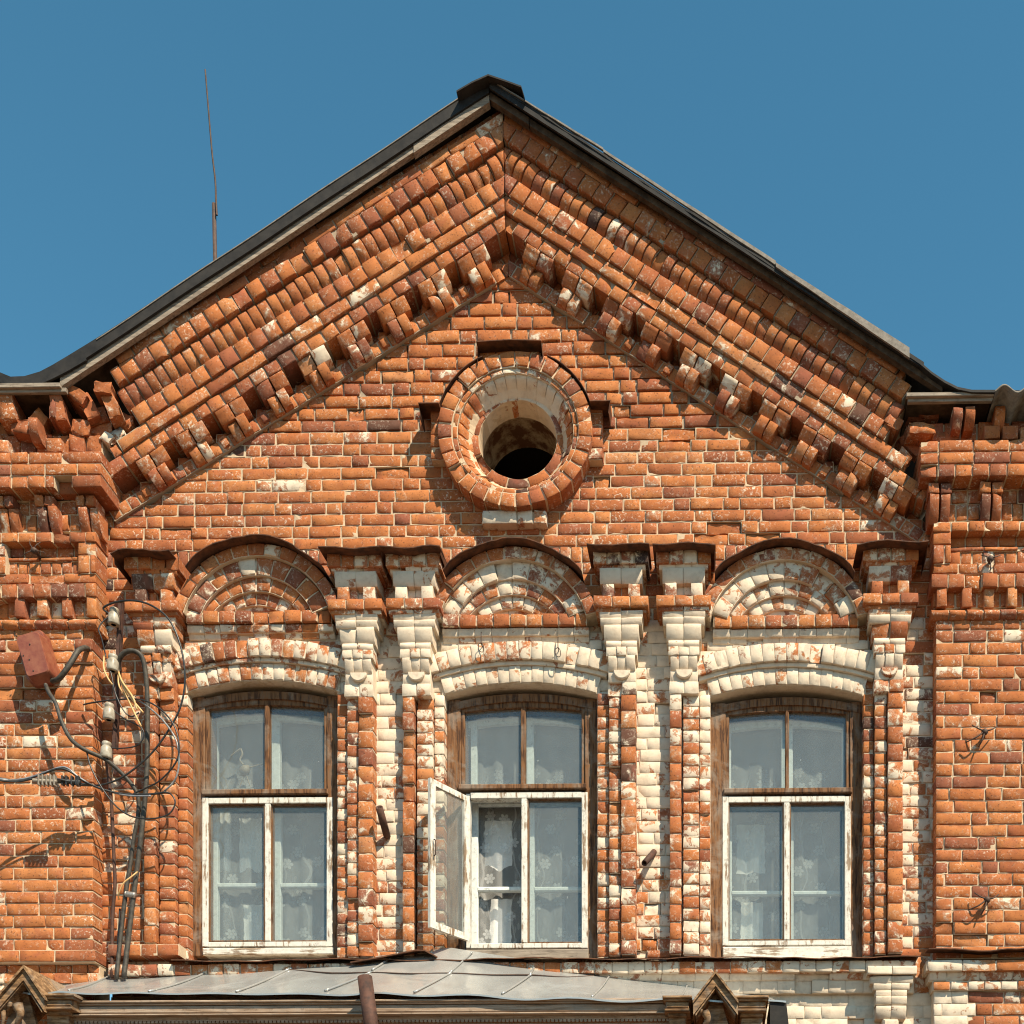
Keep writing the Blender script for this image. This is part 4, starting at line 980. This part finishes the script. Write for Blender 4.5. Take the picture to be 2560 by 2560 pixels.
# barge boards under the verge
mb = MB()
D = 101
def board(mb, p, q, h, d0, d1):
    a, b = I(*p, d0), I(*q, d0); V = []
    for dd in (d0, d1): V += [(a[0], a[1], dd), (b[0], b[1], dd), (b[0], b[1] + h, dd), (a[0], a[1] + h, dd)]
    mb.add(V, [(0, 1, 2, 3), (4, 5, 6, 7), (0, 1, 5, 4), (1, 2, 6, 5), (2, 3, 7, 6), (3, 0, 4, 7)], 0, smooth=False)
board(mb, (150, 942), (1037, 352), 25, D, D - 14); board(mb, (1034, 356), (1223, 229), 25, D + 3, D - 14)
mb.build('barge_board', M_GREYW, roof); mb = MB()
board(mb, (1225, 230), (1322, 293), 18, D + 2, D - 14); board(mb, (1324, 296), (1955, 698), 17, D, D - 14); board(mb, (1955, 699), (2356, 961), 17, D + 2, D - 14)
mb.build('barge_board', M_BARK, roof)  # right boards take a darker wood, their shade put into the colour
mb = MB(); vstrip(mb, line((1224, 205), (2310, 905), 40, DR - 1), 14, 16, DR - 1, DR - 6); mb.build('verge_fold', M_ROOF, roof)
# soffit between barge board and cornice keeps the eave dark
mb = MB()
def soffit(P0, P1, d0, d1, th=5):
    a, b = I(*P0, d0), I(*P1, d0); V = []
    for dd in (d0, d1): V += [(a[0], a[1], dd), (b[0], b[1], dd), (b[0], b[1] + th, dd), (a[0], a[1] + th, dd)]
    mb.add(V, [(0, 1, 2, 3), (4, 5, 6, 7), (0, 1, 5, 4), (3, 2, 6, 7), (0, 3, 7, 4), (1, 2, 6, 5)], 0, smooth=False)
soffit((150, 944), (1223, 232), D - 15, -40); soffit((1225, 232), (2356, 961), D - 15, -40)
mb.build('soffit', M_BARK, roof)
# level eaves over the bays: boards, undersides darkened in colour for their shade
mb = MB()
for (x0, x1, y0, y1, d) in ((-80, 150, 957, 968, 112), (-80, 165, 970, 981, 104), (2266, 2660, 978, 988, 112), (2270, 2660, 990, 1002, 104)):
    mb = MB(); ibox(mb, x0, x1, y0, y1, d, d - 9); mb.build('eave_board', M_GREYW, roof)
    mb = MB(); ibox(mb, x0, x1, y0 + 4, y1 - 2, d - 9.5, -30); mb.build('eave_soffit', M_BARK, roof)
mb = MB()
V = []; F = []; n = 60
us = np.linspace(IU(2488, 970, 150), 2720, n)
for u in us: vv = IV(2500, 971, 150) - 9 * (math.sin((u - us[0]) / 62 * 2 * math.pi - .6) + 0); V += [(u, vv, 152), (u, vv + 4, 152), (u, vv, -900), (u, vv + 4, -900)]
for k in range(n - 1):
    a = 4 * k; b = a + 4; F += [(a, b, b + 1, a + 1), (a, a + 2, b + 2, b), (a + 1, b + 1, b + 3, a + 3)]
mb.add(V, F); mb.build('corrugated_sheet', simple('asbestos_sheet', (.26, .23, .19), .9, 0, (.14, .12, .10), 20, .2, .5), roof)
# broken stones lying in the ruined left cornice
def rubble(mb, cx, cy, d, w_, h_, dp, ang, tone, paint=.1):
    ca, sa = math.cos(ang), math.sin(ang); c = I(cx, cy, d)
    def M(a, b, dd): return np.stack([c[0] + ca * a - sa * b + (dd - d) * .15, c[1] + sa * a + ca * b, dd], -1)
    brick(mb, -w_ / 2, w_ / 2, -h_ / 2, h_ / 2, d, d - dp, M=M, tone=tone, paint=paint, ero=1, mort=False, j=.5, wob=4)
mb = MB()
for r in ((188, 980, 92, 50, 26, 70, .6, .42), (215, 1010, 78, 34, 60, 60, -.5, .3), (255, 965, 96, 42, 24, 60, .1, .4), (272, 1000, 88, 30, 74, 70, -.42, .42), (300, 1045, 50, 60, 34, 50, .3, .35), (250, 1060, 56, 50, 40, 50, .2, .45, .5), (290, 1085, 54, 44, 30, 50, -.6, .5, .4), (200, 1062, 70, 40, 34, 50, .15, .4), (50, 1062, 88, 42, 34, 60, .05, .25), (95, 1040, 66, 40, 34, 40, .8, .62), (140, 1005, 98, 26, 76, 90, -.22, .3), (128, 1015, 104, 14, 44, 60, 0, .08), (10, 1010, 104, 40, 64, 90, -.12, .45), (265, 1090, 60, 26, 22, 40, .5, .55, .6), (240, 1035, 60, 50, 40, 40, -.3, .35)):
    rubble(mb, *r)
mb.build('broken_bricks', MT, house, label='loose broken bricks at the foot of the left gable slope')
mb = MB()
for r in ((2308, 1065, 84, 64, 26, 60, .05, .5), (2290, 1075, 60, 40, 30, 60, .4, .2), (2355, 1090, 60, 60, 30, 40, .1, .35), (2262, 1135, 60, 38, 26, 40, .75, .45, .3), (2236, 1050, 70, 40, 30, 60, .6, .4), (2280, 1100, 40, 60, 40, 30, .65, .2), (2250, 1200, 20, 60, 34, 20, .6, .2), (2330, 1010, 60, 50, 50, 40, .2, .2), (2300, 1015, 50, 50, 60, 30, .1, .15)):
    rubble(mb, *r)
mb.build('broken_bricks', MT, house, label='broken bricks at the foot of the right gable slope')
# ------------------------------------------------------------------ entrance canopy
can = empty('entrance_canopy', (IU(1000, 2560, 200), CV + EYE * K, 200), label='carved wooden entrance canopy with grey sheet metal roof', category='canopy')
DE = 235
back = [(-60, 2480), (96, 2463), (275, 2443), (480, 2430), (700, 2413), (996, 2385), (1126, 2369), (1341, 2403), (1523, 2433), (1752, 2469), (1925, 2493)]
front = [(-80, 2481), (60, 2481), (170, 2480), (368, 2481), (590, 2482), (830, 2484), (1000, 2482), (1255, 2491), (1500, 2498), (1750, 2497), (1965, 2503)]
def cpt(s, t):      # s 0..1 along, t 0..1 back to front
    k = s * (len(back) - 1); i0 = min(int(k), len(back) - 2); f = k - i0
    B = np.array(back[i0]) * (1 - f) + np.array(back[i0 + 1]) * f; Fp = np.array(front[i0]) * (1 - f) + np.array(front[i0 + 1]) * f
    pb_ = I(*B, 8); pf = I(*Fp, DE)
    return np.array([pb_[0] + (pf[0] - pb_[0]) * t, pb_[1] + (pf[1] - pb_[1]) * t + 5 * math.sin(t * math.pi), 8 + (DE - 8) * t])
mb = MB(); ns_, nt_ = 90, 10; V = []; F = []
for a in range(ns_ + 1):
    for b in range(nt_ + 1):
        s, t = a / ns_, b / nt_; p = cpt(s, t); p = p + np.array([0, 1.6 * math.sin(s * 55 + t * 3) * math.sin(t * 5) + (2.5 * math.sin(s * 63) if b == nt_ else 0), 0])
        V.append(p)
F = [(a * (nt_ + 1) + b, (a + 1) * (nt_ + 1) + b, (a + 1) * (nt_ + 1) + b + 1, a * (nt_ + 1) + b + 1) for a in range(ns_) for b in range(nt_)]
mb.add(V, F, 0, smooth=True); V2 = [np.array(p) + (0, 4, 0) for p in V]; mb.add(V2, F, 0)
e = [a * (nt_ + 1) + nt_ for a in range(ns_ + 1)]; nb = len(V)
mb2V = [V[q] for q in e] + [V2[q] for q in e]; mb.add(mb2V, [(q, q + 1, q + 2 + ns_, q + 1 + ns_) for q in range(ns_)], 0)
shr = mb.build('roof_sheet', M_CANOPY, can)
mb = MB()
def s_at(x, row_):       # find s whose front/back x matches
    arr = back if row_ == 0 else front; xs = [p[0] for p in arr]; return np.interp(x, xs, np.arange(len(xs))) / (len(xs) - 1)
def on(x, y):            # point of the sheet seen at x, y (march over t)
    best = None
    for t in np.linspace(0, 1, 21):
        lo, hi = 0., 1.
        for _ in range(24):
            s = (lo + hi) / 2; p = cpt(s, t); m_ = proj(p)
            if m_[0] < x: lo = s
            else: hi = s
        m_ = proj(cpt(s, t)); e_ = abs(m_[1] - y)
        if best is None or e_ < best[0]: best = (e_, s, t)
    return best[1], best[2]
def proj(p):
    u, v, d = p; X = u - CU; Y = DIST - d; c, s = math.cos(YAW), math.sin(YAW)
    zf = -s * X + c * Y; return PX + DIST * (c * X + s * Y) / zf, PY - DIST * (CV - v) / zf
SEAMS = [((275, 2443), (172, 2478)), ((525, 2430), (372, 2481)), ((722, 2425), (590, 2481)), ((765, 2404), (725, 2424)), ((996, 2386), (930, 2430)), ((928, 2432), (812, 2480)), ((1180, 2381), (1125, 2434)), ((1128, 2436), (1035, 2481)), ((1345, 2405), (1326, 2436)), ((1328, 2438), (1255, 2488)), ((1527, 2436), (1480, 2495)), ((1718, 2465), (1700, 2496))]
for A_, B_ in SEAMS:
    s0, t0 = on(*A_); s1, t1 = on(*B_); mb = MB(); tube(mb, [cpt(s0 + (s1 - s0) * q, t0 + (t1 - t0) * q) + (0, -2.4, 1.5) for q in np.linspace(0, 1, 6)], 2.6, sides=6, k=2); mb.build('standing_seam', M_CANOPY, can)
mb = MB()
laps = [(725, 2424), (830, 2433), (930, 2431), (1030, 2434), (1125, 2435), (1230, 2440), (1326, 2438), (1420, 2442), (1523, 2437)]
st = [on(*p) for p in laps]; tube(mb, [cpt(s, t) + (0, -1, 1) for s, t in st], 1.8, sides=5, k=3)
mb.build('lap_seam', M_DARKSTEEL, can)
# cornice of the canopy: stacked mouldings
mb = MB()
xs0, xs1 = 150, 1690
for (y0, y1, d, m_) in ((2498, 2504, 229, 0), (2505, 2510, 223, 0), (2512, 2531, 219, 0), (2532, 2536, 224, 0), (2538, 2547, 208, 0)):
    a, b = IU(xs0, 2520, d), IU(xs1, 2520, d); v0, v1 = IV(900, y0, d), IV(900, y1, d)
    box(mb, a, b, v0, v1, d, 40, 0, bev=2.5)
mb.build('cornice', M_FASCIA, can)
# toothed fringe board with a row of pierced slots
mb = MB(); d = 205; y = IV(900, 2546, d); u0, u1 = IU(185, 2550, d), IU(1690, 2550, d); pitch_ = 9.6; n = int((u1 - u0) / pitch_)
box(mb, u0, u1, y, y + 4, d, d - 6)
for k in range(n): 
    u = u0 + k * pitch_; mb.add([(u, y + 4, d), (u + 7, y + 4, d), (u + 7, y + 9, d), (u + 3.5, y + 10, d), (u, y + 9, d), (u, y + 4, d - 6), (u + 7, y + 4, d - 6), (u + 7, y + 9, d - 6), (u + 3.5, y + 10, d - 6), (u, y + 9, d - 6)], [(0, 1, 2, 3, 4), (5, 6, 7, 8, 9), (0, 1, 6, 5), (1, 2, 7, 6), (2, 3, 8, 7), (3, 4, 9, 8), (4, 0, 5, 9)], smooth=False)
d2_ = 197; y2 = y + 11
box(mb, u0, u1, y2, y2 + 5, d2_, d2_ - 8); box(mb, u0, u1, y2 + 17, y2 + 60, d2_, d2_ - 8)
k = 0; u = u0
while u < u1 - 20: box(mb, u, u + 12, y2 + 5, y2 + 17, d2_ - .5, d2_ - 7); u += 34; 
mb.build('fringe_board', M_FASCIA, can)
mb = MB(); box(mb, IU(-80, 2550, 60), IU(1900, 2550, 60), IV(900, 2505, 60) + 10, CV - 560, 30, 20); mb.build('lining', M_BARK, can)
# little peaked gablets with capped blocks at both ends
def gablet(apx, apy, fl, fr, fy, blocks, lab, tail):
    g = empty('gablet', (*I(apx, fy, DE), DE), can, label=lab); mb = MB()
    def rk(p, q, h, d0, d1, m=0):
        a, b = I(*p, d0), I(*q, d0); V = []
        for dd in (d0, d1): V += [(a[0], a[1], dd), (b[0], b[1], dd), (b[0], b[1] + h, dd), (a[0], a[1] + h, dd)]
        mb.add(V, [(0, 1, 2, 3), (4, 5, 6, 7), (0, 1, 5, 4), (1, 2, 6, 5), (2, 3, 7, 6), (3, 0, 4, 7)], m, smooth=False)
    for (foot) in (fl, fr):
        rk((apx, apy), (foot, fy), 7, DE + 34, 90); 
        ins = 5 if foot > apx else -5
        rk((apx, apy + 10), (foot - ins * .2, fy + 9), 26, DE + 26, 110)
        rk((apx, apy + 40), (foot - ins * 1.4, fy + 34), 5, DE + 22, 120)
    mb.build('peak_boards', M_CARVE, g)
    # dark carved field inside the peak, set well back
    mb = MB(); a = I(apx, apy + 30, DE - 20); b = I(fl + 6, fy + 60, DE - 20); c = I(fr - 6, fy + 60, DE - 20)
    V = [(a[0], a[1], DE - 20), (c[0], c[1] + 60, DE - 20), (b[0], b[1] + 60, DE - 20), (a[0], a[1], DE - 30), (c[0], c[1] + 60, DE - 30), (b[0], b[1] + 60, DE - 30)]
    mb.add(V, [(0, 1, 2), (3, 4, 5), (0, 1, 4, 3), (1, 2, 5, 4), (2, 0, 3, 5)], smooth=False); mb.build('peak_panel', M_CARVE, g)
    # hanging broken carving
    mb = MB(); 
    for (x, y, w_, h_) in tail: 
        p = I(x, y, DE + 10); tube(mb, [(p[0], p[1], DE + 10), (p[0] + w_ * .3, p[1] + h_ * .5, DE + 12), (p[0] - w_ * .2, p[1] + h_, DE + 6)], w_ * .5, sides=7, k=4, taper=.35)
    mb.build('carved_drop', M_CARVE, g)
    for (x0, x1) in blocks:
        mb = MB()
        for (o, y0, y1, d) in ((0, 2488, 2495, DE + 30), (3, 2495, 2502, DE + 24), (8, 2504, 2520, DE + 18), (5, 2521, 2528, DE + 22), (14, 2530, 2541, DE + 6), (16, 2541, 2600, DE - 6)):
            yy = apy - 2426
            ibox(mb, x0 + o, x1 - o, y0 + (fy - 2500) * .6, y1 + (fy - 2500) * .6, d, 60, bev=2.5)
        mb.build('cornice_block', M_CARVE, g)
gablet(1789, 2426, 1732, 1846, 2500, [(1656, 1730), (1836, 1922)], 'small peaked gablet at the right end of the canopy', [(1762, 2530, 22, 34), (1748, 2518, 12, 20)])
gablet(58, 2412, -12, 112, 2492, [(100, 186)], 'small peaked gablet at the left end of the canopy', [(44, 2512, 26, 44), (20, 2500, 18, 24), (6, 2515, 14, 50)])
mb = MB()
p = [I(1925, 2498, 230), I(1966, 2508, 230), I(1976, 2600, 230), I(1925, 2600, 230)]
V = [(a[0], a[1], dd) for dd in (230, 40) for a in p]; mb.add(V, [(0, 1, 2, 3), (4, 5, 6, 7), (0, 1, 5, 4), (1, 2, 6, 5), (2, 3, 7, 6), (3, 0, 4, 7)], smooth=False)
mb.build('end_sheet', M_ROOF, can)
# ------------------------------------------------------------------ rusty pipes
def pipe(name, a, b, r, lab, cat, mat_=M_PIPE, hollow=True, grp=None):
    mb = MB(); a = np.array(a, float); b = np.array(b, float); ax = b - a; L = np.linalg.norm(ax)
    lathe(mb, a, [(0, r * .7), (0, r), (L, r), (L, r * .72), (L - 12, r * .7)] if hollow else [(0, r), (L, r)], axis=ax, sides=18)
    o = mb.build(name, mat_, None, origin=tuple(a), label=lab, category=cat)
    if grp: o['group'] = grp
    return o
def P3(x, y, d): return (*I(x, y, d), d)
pa = P3(938, 2640, 290); pb_ = P3(912, 2443, 268)
pipe('rusty_pipe', pa, pb_, 16.5, 'thick rusty pipe standing in front of the canopy fascia', 'pipe')
pipe('pipe_stub', P3(968, 2092, 4), P3(948, 2018, 66), 9, 'rusty pipe stub leaning out beside the left window pilaster', 'pipe', grp='rusty flag pole sockets')
pipe('pipe_stub', P3(1635, 2130, 4), P3(1611, 2158, 62), 7.5, 'short rusty pipe pointing down between middle and right windows', 'pipe', grp='rusty flag pole sockets')
# ------------------------------------------------------------------ aerial rod on the roof
rod = empty('aerial_rod', P3(537, 640, -60), label='thin bent aerial wire on a short pole above the left roof slope', category='aerial')
mb = MB(); tube(mb, [P3(538, 660, -60), P3(535, 510, -60)], 5.2, sides=10); mb.build('pole', M_DARKSTEEL, rod)
mb = MB(); tube(mb, [P3(542, 538, -54), P3(540, 500, -54), P3(538, 450, -54), P3(530, 380, -54), P3(520, 260, -54), P3(513, 174, -54)], 2.7, sides=6, taper=.7); mb.build('wire', M_DARKSTEEL, rod)
# ------------------------------------------------------------------ electrical things on the left
Z = lambda x, y: (x / 3.019, 1500 + y / 3.019)
def path(pts, d, z=Z): return [np.array([*I(*z(x, y), (dd if dd is not None else d)), (dd if dd is not None else d)]) for x, y, *rest in pts for dd in [rest[0] if rest else None]]
def cable(name, pts, d, r, m, lab, cat='cable', z=Z, **kw):
    mb = MB(); P = path(pts, d, z); tube(mb, P, r, **kw); return mb.build(name, m, None, origin=tuple(P[0]), label=lab, category=cat)
# box
eb = empty('junction_box', P3(95, 1640, 60), label='tilted dark red metal junction box on the left bay', category='junction box')
def rbox(mb, c, hw, hh, ang, d0, d1, rr, m=0, tp=.93):
    V = []; F = []; ca, sa = math.cos(ang), math.sin(ang)
    out = []
    for (sx, sy, q0) in ((1, -1, -90), (1, 1, 0), (-1, 1, 90), (-1, -1, 180)):
        for q in np.linspace(0, 90, 6): t = math.radians(q0 + q); out.append((sx * (hw - rr) + rr * math.cos(t), sy * (hh - rr) + rr * math.sin(t)))
    n = len(out)
    for (dd, k) in ((d0, tp * .94), (d0 - 3, tp * .985), (d0 - 9, tp), (d1, 1)):
        for (x, y) in out: V.append((c[0] + k * (ca * x - sa * y), c[1] + k * (sa * x + ca * y), dd))
    for r_ in range(3):
        for k in range(n): F.append((r_ * n + k, r_ * n + (k + 1) % n, (r_ + 1) * n + (k + 1) % n, (r_ + 1) * n + k))
    F += [tuple(range(n)), tuple(range(3 * n, 4 * n))]
    mb.add(V, F, m, smooth=False)
cb = I(84, 1638, 112)
mb = MB(); rbox(mb, cb, 31, 56, -.27, 116, 84, 11); mb.build('lid', M_BOX, eb)
mb = MB(); cb2 = I(88, 1640, 80); rbox(mb, cb2, 35, 60, -.27, 83, 50, 12, tp=1.); mb.build('case', M_BOX, eb)
mb = MB()
for (x, y) in ((42, 1590), (76, 1612), (75, 1650), (85, 1678), (60, 1640)): mb = MB(); lathe(mb, P3(x, y, 114), [(0, 2.2), (3.5, 1.6)], axis=(0, 0, 1), sides=8); mb.build('screw', M_DARKSTEEL, eb)
cable('thick_cable', [(395, 612, 90), (440, 598, 104), (490, 540, 110), (540, 465, 106), (590, 385, 92), (640, 362, 66), (670, 372, 40)], 70, 6.3, M_CABLE2, 'short thick black cable from junction box into the wall')
cable('thick_cable', [(345, 640, 100), (370, 700, 112), (420, 780, 118), (470, 930, 122), (540, 1055, 122), (640, 1130, 118), (790, 1200, 96), (900, 1290, 78), (1000, 1400, 70), (1045, 1500, 66), (1040, 1640, 62), (1010, 1800, 60), (985, 2000, 58), (945, 2250, 58), (905, 2600, 60), (880, 2860, 70)], 80, 5.0, M_CABLE2, 'thick black cable sagging from junction box down past the insulators')
cable('thick_cable', [(892, 530, 74), (898, 450, 84), (945, 395, 90), (1010, 385, 90), (1070, 430, 84), (1100, 560, 76), (1112, 760, 70), (1112, 1000, 66), (1110, 1250, 64), (1095, 1500, 62), (1075, 1700, 62), (1045, 1950, 60), (1000, 2300, 58), (965, 2600, 60), (935, 2850, 70)], 70, 6.0, M_CABLE2, 'thickest cable with a round bend at its top')
cable('wall_cable', [(800, 1190, 60), (815, 1300, 50), (838, 1500, 46), (850, 1700, 40), (860, 1950, 36), (868, 2150, 36), (850, 2400, 36), (845, 2850, 50)], 50, 4.3, M_PIPE, 'thin brown cable hanging below the lowest insulator')
cable('wall_cable', [(905, 2330, 40), (900, 2450, 40), (890, 2600, 44), (875, 2860, 60)], 50, 2.4, M_CABLE, 'thin black cable beside the thick cables near the canopy')
# stake with insulators
stake = empty('insulator_bracket', P3(286, 1869, 40), label='upright angle iron on the wall carrying four white insulators', category='bracket')
mb = MB(); a = np.array(P3(301, 1510, 74)); b = np.array(P3(286, 1872, 66))
for (o, t) in (((-5, 0, 0), (5, 0, 3)), ((3, 0, -8), (6, 0, 3))):
    V = []
    for p in (a, b):
        V += [p + np.array((o[0], 0, o[2])), p + np.array((t[0], 0, o[2])), p + np.array((t[0], 0, t[2])), p + np.array((o[0], 0, t[2]))]
    mb.add(V, [(0, 1, 2, 3), (4, 5, 6, 7), (0, 1, 5, 4), (1, 2, 6, 5), (2, 3, 7, 6), (3, 0, 4, 7)], smooth=False)
mb.build('upright', M_PIPE, stake)
for (x, y, x2) in ((284, 1540, 218), (281, 1656, 200), (272, 1778, 198), (265, 1874, 175)):
    mb = MB(); c = np.array(P3(x, y, 92))
    lathe(mb, c + (0, 22, 0), [(0, 6), (0, 12.5), (3, 13.5), (24, 13), (28, 10.5), (30, 9.5), (32, 11), (37, 11), (40, 9.5), (42, 5)], axis=(.05, -1, 0), sides=16)
    io = mb.build('insulator', M_PORC, stake)
    mb = MB(); tube(mb, [np.array(P3(x2, y + 3, 48)), np.array(P3(x2 + 22, y - 1, 72)), c + (-12, 16, 0), c + (0, 24, 0)], 2.0, sides=6); mb.build('hook', M_STEEL, io)
# loose loops of wire
cable('wire_loop', [(830, 110, 96), (780, 60, 100), (880, 15, 110), (1010, 5, 116), (1140, 40, 120), (1270, 140, 122), (1355, 320, 120), (1395, 540, 116), (1380, 740, 110), (1310, 920, 104), (1150, 1150, 98), (950, 1320, 96), (790, 1390, 100), (640, 1400, 108), (540, 1385, 118), (460, 1360, 124)], 110, 2.3, M_CABLE, 'largest loose loop of black wire over window corner')
cable('wire_loop', [(630, 790, 60), (700, 775, 76), (880, 752, 96), (1060, 752, 106), (1200, 815, 110), (1310, 940, 112), (1352, 1100, 112), (1325, 1230, 110), (1210, 1360, 100), (1090, 1425, 92), (1010, 1460, 86)], 100, 1.9, M_CABLE, 'middle loose loop of black wire')
cable('wire_loop', [(820, 800, 92), (930, 890, 90), (1060, 960, 86), (1085, 1030, 84), (1030, 1100, 84), (900, 1120, 88), (800, 1110, 92)], 90, 1.6, M_CABLE, 'small black wire loop round the stake')
cable('wire_loop', [(800, 430, 96), (770, 300, 104), (745, 215, 108), (790, 150, 102), (830, 130, 98)], 96, 1.6, M_CABLE, 'short black wire between the two upper insulators')
cable('wire_loop', [(800, 440, 96), (840, 560, 100), (870, 700, 100), (930, 830, 96), (990, 880, 92), (1050, 850, 88)], 96, 1.6, M_CABLE, 'black wire curling below the second insulator')
cable('wire_loop', [(655, 1150, 112), (690, 1270, 112), (770, 1420, 110), (880, 1560, 108), (1000, 1635, 106), (1150, 1650, 104), (1275, 1615, 104), (1322, 1530, 104), (1290, 1465, 104), (1230, 1450, 104)], 100, 1.9, M_CABLE, 'low hanging grey black wire loop')
cable('wire_loop', [(1000, 740, 98), (1110, 800, 104), (1240, 920, 108), (1330, 1060, 110), (1352, 1210, 110), (1325, 1350, 106), (1240, 1445, 100)], 100, 2.2, simple('pale_wire', (.10, .10, .10), .3, 0, (.35, .34, .33), 30), 'pale stripped wire loop inside the largest loop')
cable('service_wire', [(-200, 1295, 190), (0, 1345, 170), (150, 1362, 150), (300, 1320, 142), (430, 1275, 138), (520, 1290, 132), (640, 1370, 120), (780, 1430, 108), (920, 1462, 96), (1060, 1468, 90), (1180, 1462, 92), (1250, 1450, 100)], 130, 2.6, M_CABLE, 'upper black service wire coming in from the left')
cable('service_wire', [(-200, 1310, 190), (0, 1352, 172), (120, 1358, 152), (240, 1335, 146), (370, 1290, 140), (490, 1262, 134), (600, 1340, 124), (720, 1410, 112), (860, 1455, 100), (1000, 1478, 92), (1140, 1478, 92)], 130, 2.2, simple('sheathed_wire', (.12, .13, .15), .25, 0, (.3, .31, .33), 12), 'glossy grey service wire coming in from the left')
cable('service_wire', [(-200, 1330, 190), (0, 1362, 172), (140, 1370, 156), (250, 1350, 150), (420, 1350, 140), (560, 1378, 126), (700, 1395, 112)], 130, 2.4, M_CABLE, 'lower black service wire through the tension clamp')
# tension clamps
def clamp(xs, y0, y1, d, m, lab, slope=.02, name='tension_clamp'):
    mb = MB()
    for k, x in enumerate(xs):
        p = I(*Z(x, y0 + (x - xs[0]) * slope), d); q = I(*Z(x + 6, y1 + (x - xs[0]) * slope), d)
        box(mb, p[0], p[0] + 3.4, p[1], q[1], d + 6, d - 6, 0, bev=.8)
    a = I(*Z(xs[0] - 40, (y0 + y1) / 2), d); b = I(*Z(xs[-1] + 16, (y0 + y1) / 2 + 10), d)
    tube(mb, [(a[0], a[1], d), (b[0], b[1], d)], 5, sides=8, k=2)
    mb.build(name, m, None, origin=(a[0], a[1], d), label=lab, category='clamp')
clamp([292, 322, 352, 382, 410], 1322, 1402, 150, simple('grey_clamp', (.30, .26, .21), .6, .2, (.2, .16, .12), 30), 'pale ribbed tension clamp on the service wires')
clamp([470, 500, 540, 575, 590], 1330, 1400, 128, M_CABLE, 'black tension clamp nearer the insulators')
# yellow wires
yw = empty('yellow_wires', P3(297, 1680, 80), label='bundle of bare yellow wire tails hanging from the cable end', category='wire')
for pts in ([(893, 535, 80), (930, 660, 96), (990, 800, 106), (1065, 955, 112)], [(893, 535, 80), (920, 630, 94), (990, 740, 108), (1080, 850, 110)], [(893, 540, 80), (925, 620, 98), (1000, 730, 112), (1035, 830, 110)], [(893, 540, 80), (900, 650, 90), (960, 740, 96), (1000, 800, 100)]):
    mb = MB(); tube(mb, path(pts, 90), 2.2, sides=6); mb.build('strand', M_YELLOW, yw)
cable('yellow_wire', [(785, 420, 98), (785, 520, 104), (820, 600, 106), (850, 640, 100)], 90, 2.0, M_YELLOW, 'short yellow wire tail at the second insulator', 'wire')
cable('yellow_wire', [(1040, 2050, 70), (990, 2090, 78), (930, 2140, 80), (895, 2220, 74), (897, 2260, 60)], 70, 1.8, M_YELLOW, 'yellow wire tail tied low on the thick cables', 'wire')
mb = MB(); p = P3(325, 2233, 62); lathe(mb, (p[0] - 10, p[1] + 2, 62), [(0, 7), (4, 7.5), (20, 7.5), (24, 7)], axis=(1, .15, 0), sides=12)
mb.build('cable_clip', M_STEEL, None, origin=p, label='grey metal strap binding the two thick cables', category='clip')
# wire hooks on the bays
def hook(x, y, d, lab, sc_=1., pts=None):
    mb = MB(); c = np.array(P3(x, y, d + 22))
    for arm in (pts or [(-45, 24), (30, -14), (-14, 36), (-30, -18)]):
        a = c + np.array([arm[0] * sc_, arm[1] * sc_, -6]); m_ = c + np.array([arm[0] * .5 * sc_, (arm[1] * .5 + 5) * sc_, 4]); tube(mb, [c, m_, a], 2.3 * sc_, sides=6, taper=.6)
    tube(mb, [c, c + (2, 4, -26)], 4, sides=8, k=1); lathe(mb, c + (0, 0, -4), [(-4, 3), (0, 8), (6, 8), (10, 4)], axis=(0, .4, 1), sides=10)
    mb.build('iron_hook', M_DARKSTEEL, None, origin=tuple(c), label=lab, category='hook', group='iron hooks on the wall')
hook(2462, 1828, 46, 'iron wire hook high on the plain right bay'); hook(2468, 2248, 46, 'iron wire hook low on the plain right bay')
hook(2476, 1396, 44, 'iron hook in the sunk panel of the right bay', .8, [(32, -14), (-28, -16), (0, 40)]); hook(85, 1375, 44, 'iron hook in the sunk panel of the left bay', .7, [(-20, -40), (20, -34), (-48, 18), (34, 4)])
for (x, y, lab) in ((1203, 1606, 'thin nail with wire left on the middle flat arch'), (1395, 1618, 'thin nail with tangled wire right on the middle flat arch')):
    mb = MB(); c = np.array(P3(x, y, 34)); tube(mb, [c + (0, -26, 0), c, c + (1, 6, -16)], 1.2, sides=5); tube(mb, [c, c + (-7, 8, 2), c + (-4, 22, 2), c + (5, 24, 2), c + (6, 10, 2), c], 1.0, sides=5)
    mb.build('bent_nail', M_DARKSTEEL, None, origin=tuple(c), label=lab, category='nail', group='bent nails over the middle window')
# ------------------------------------------------------------------ ground
me = bpy.data.meshes.new('ground'); me.from_pydata([(-900, -900, 0), (900, -900, 0), (900, 900, 0), (-900, 900, 0)], [], [(0, 1, 2, 3)]); me.materials.append(M_SOIL)
g = bpy.data.objects.new('ground', me); COL.objects.link(g); g['kind'] = 'structure'
# walls of the floor below, out of the picture, so that the house stands on the ground
mb = MB(); box(mb, -60, 2620, VB + 205, CV + EYE * K, 0, -44, 0, (.55, .1, .3)); mb.build('lower_wall', [M_BRICK], house)
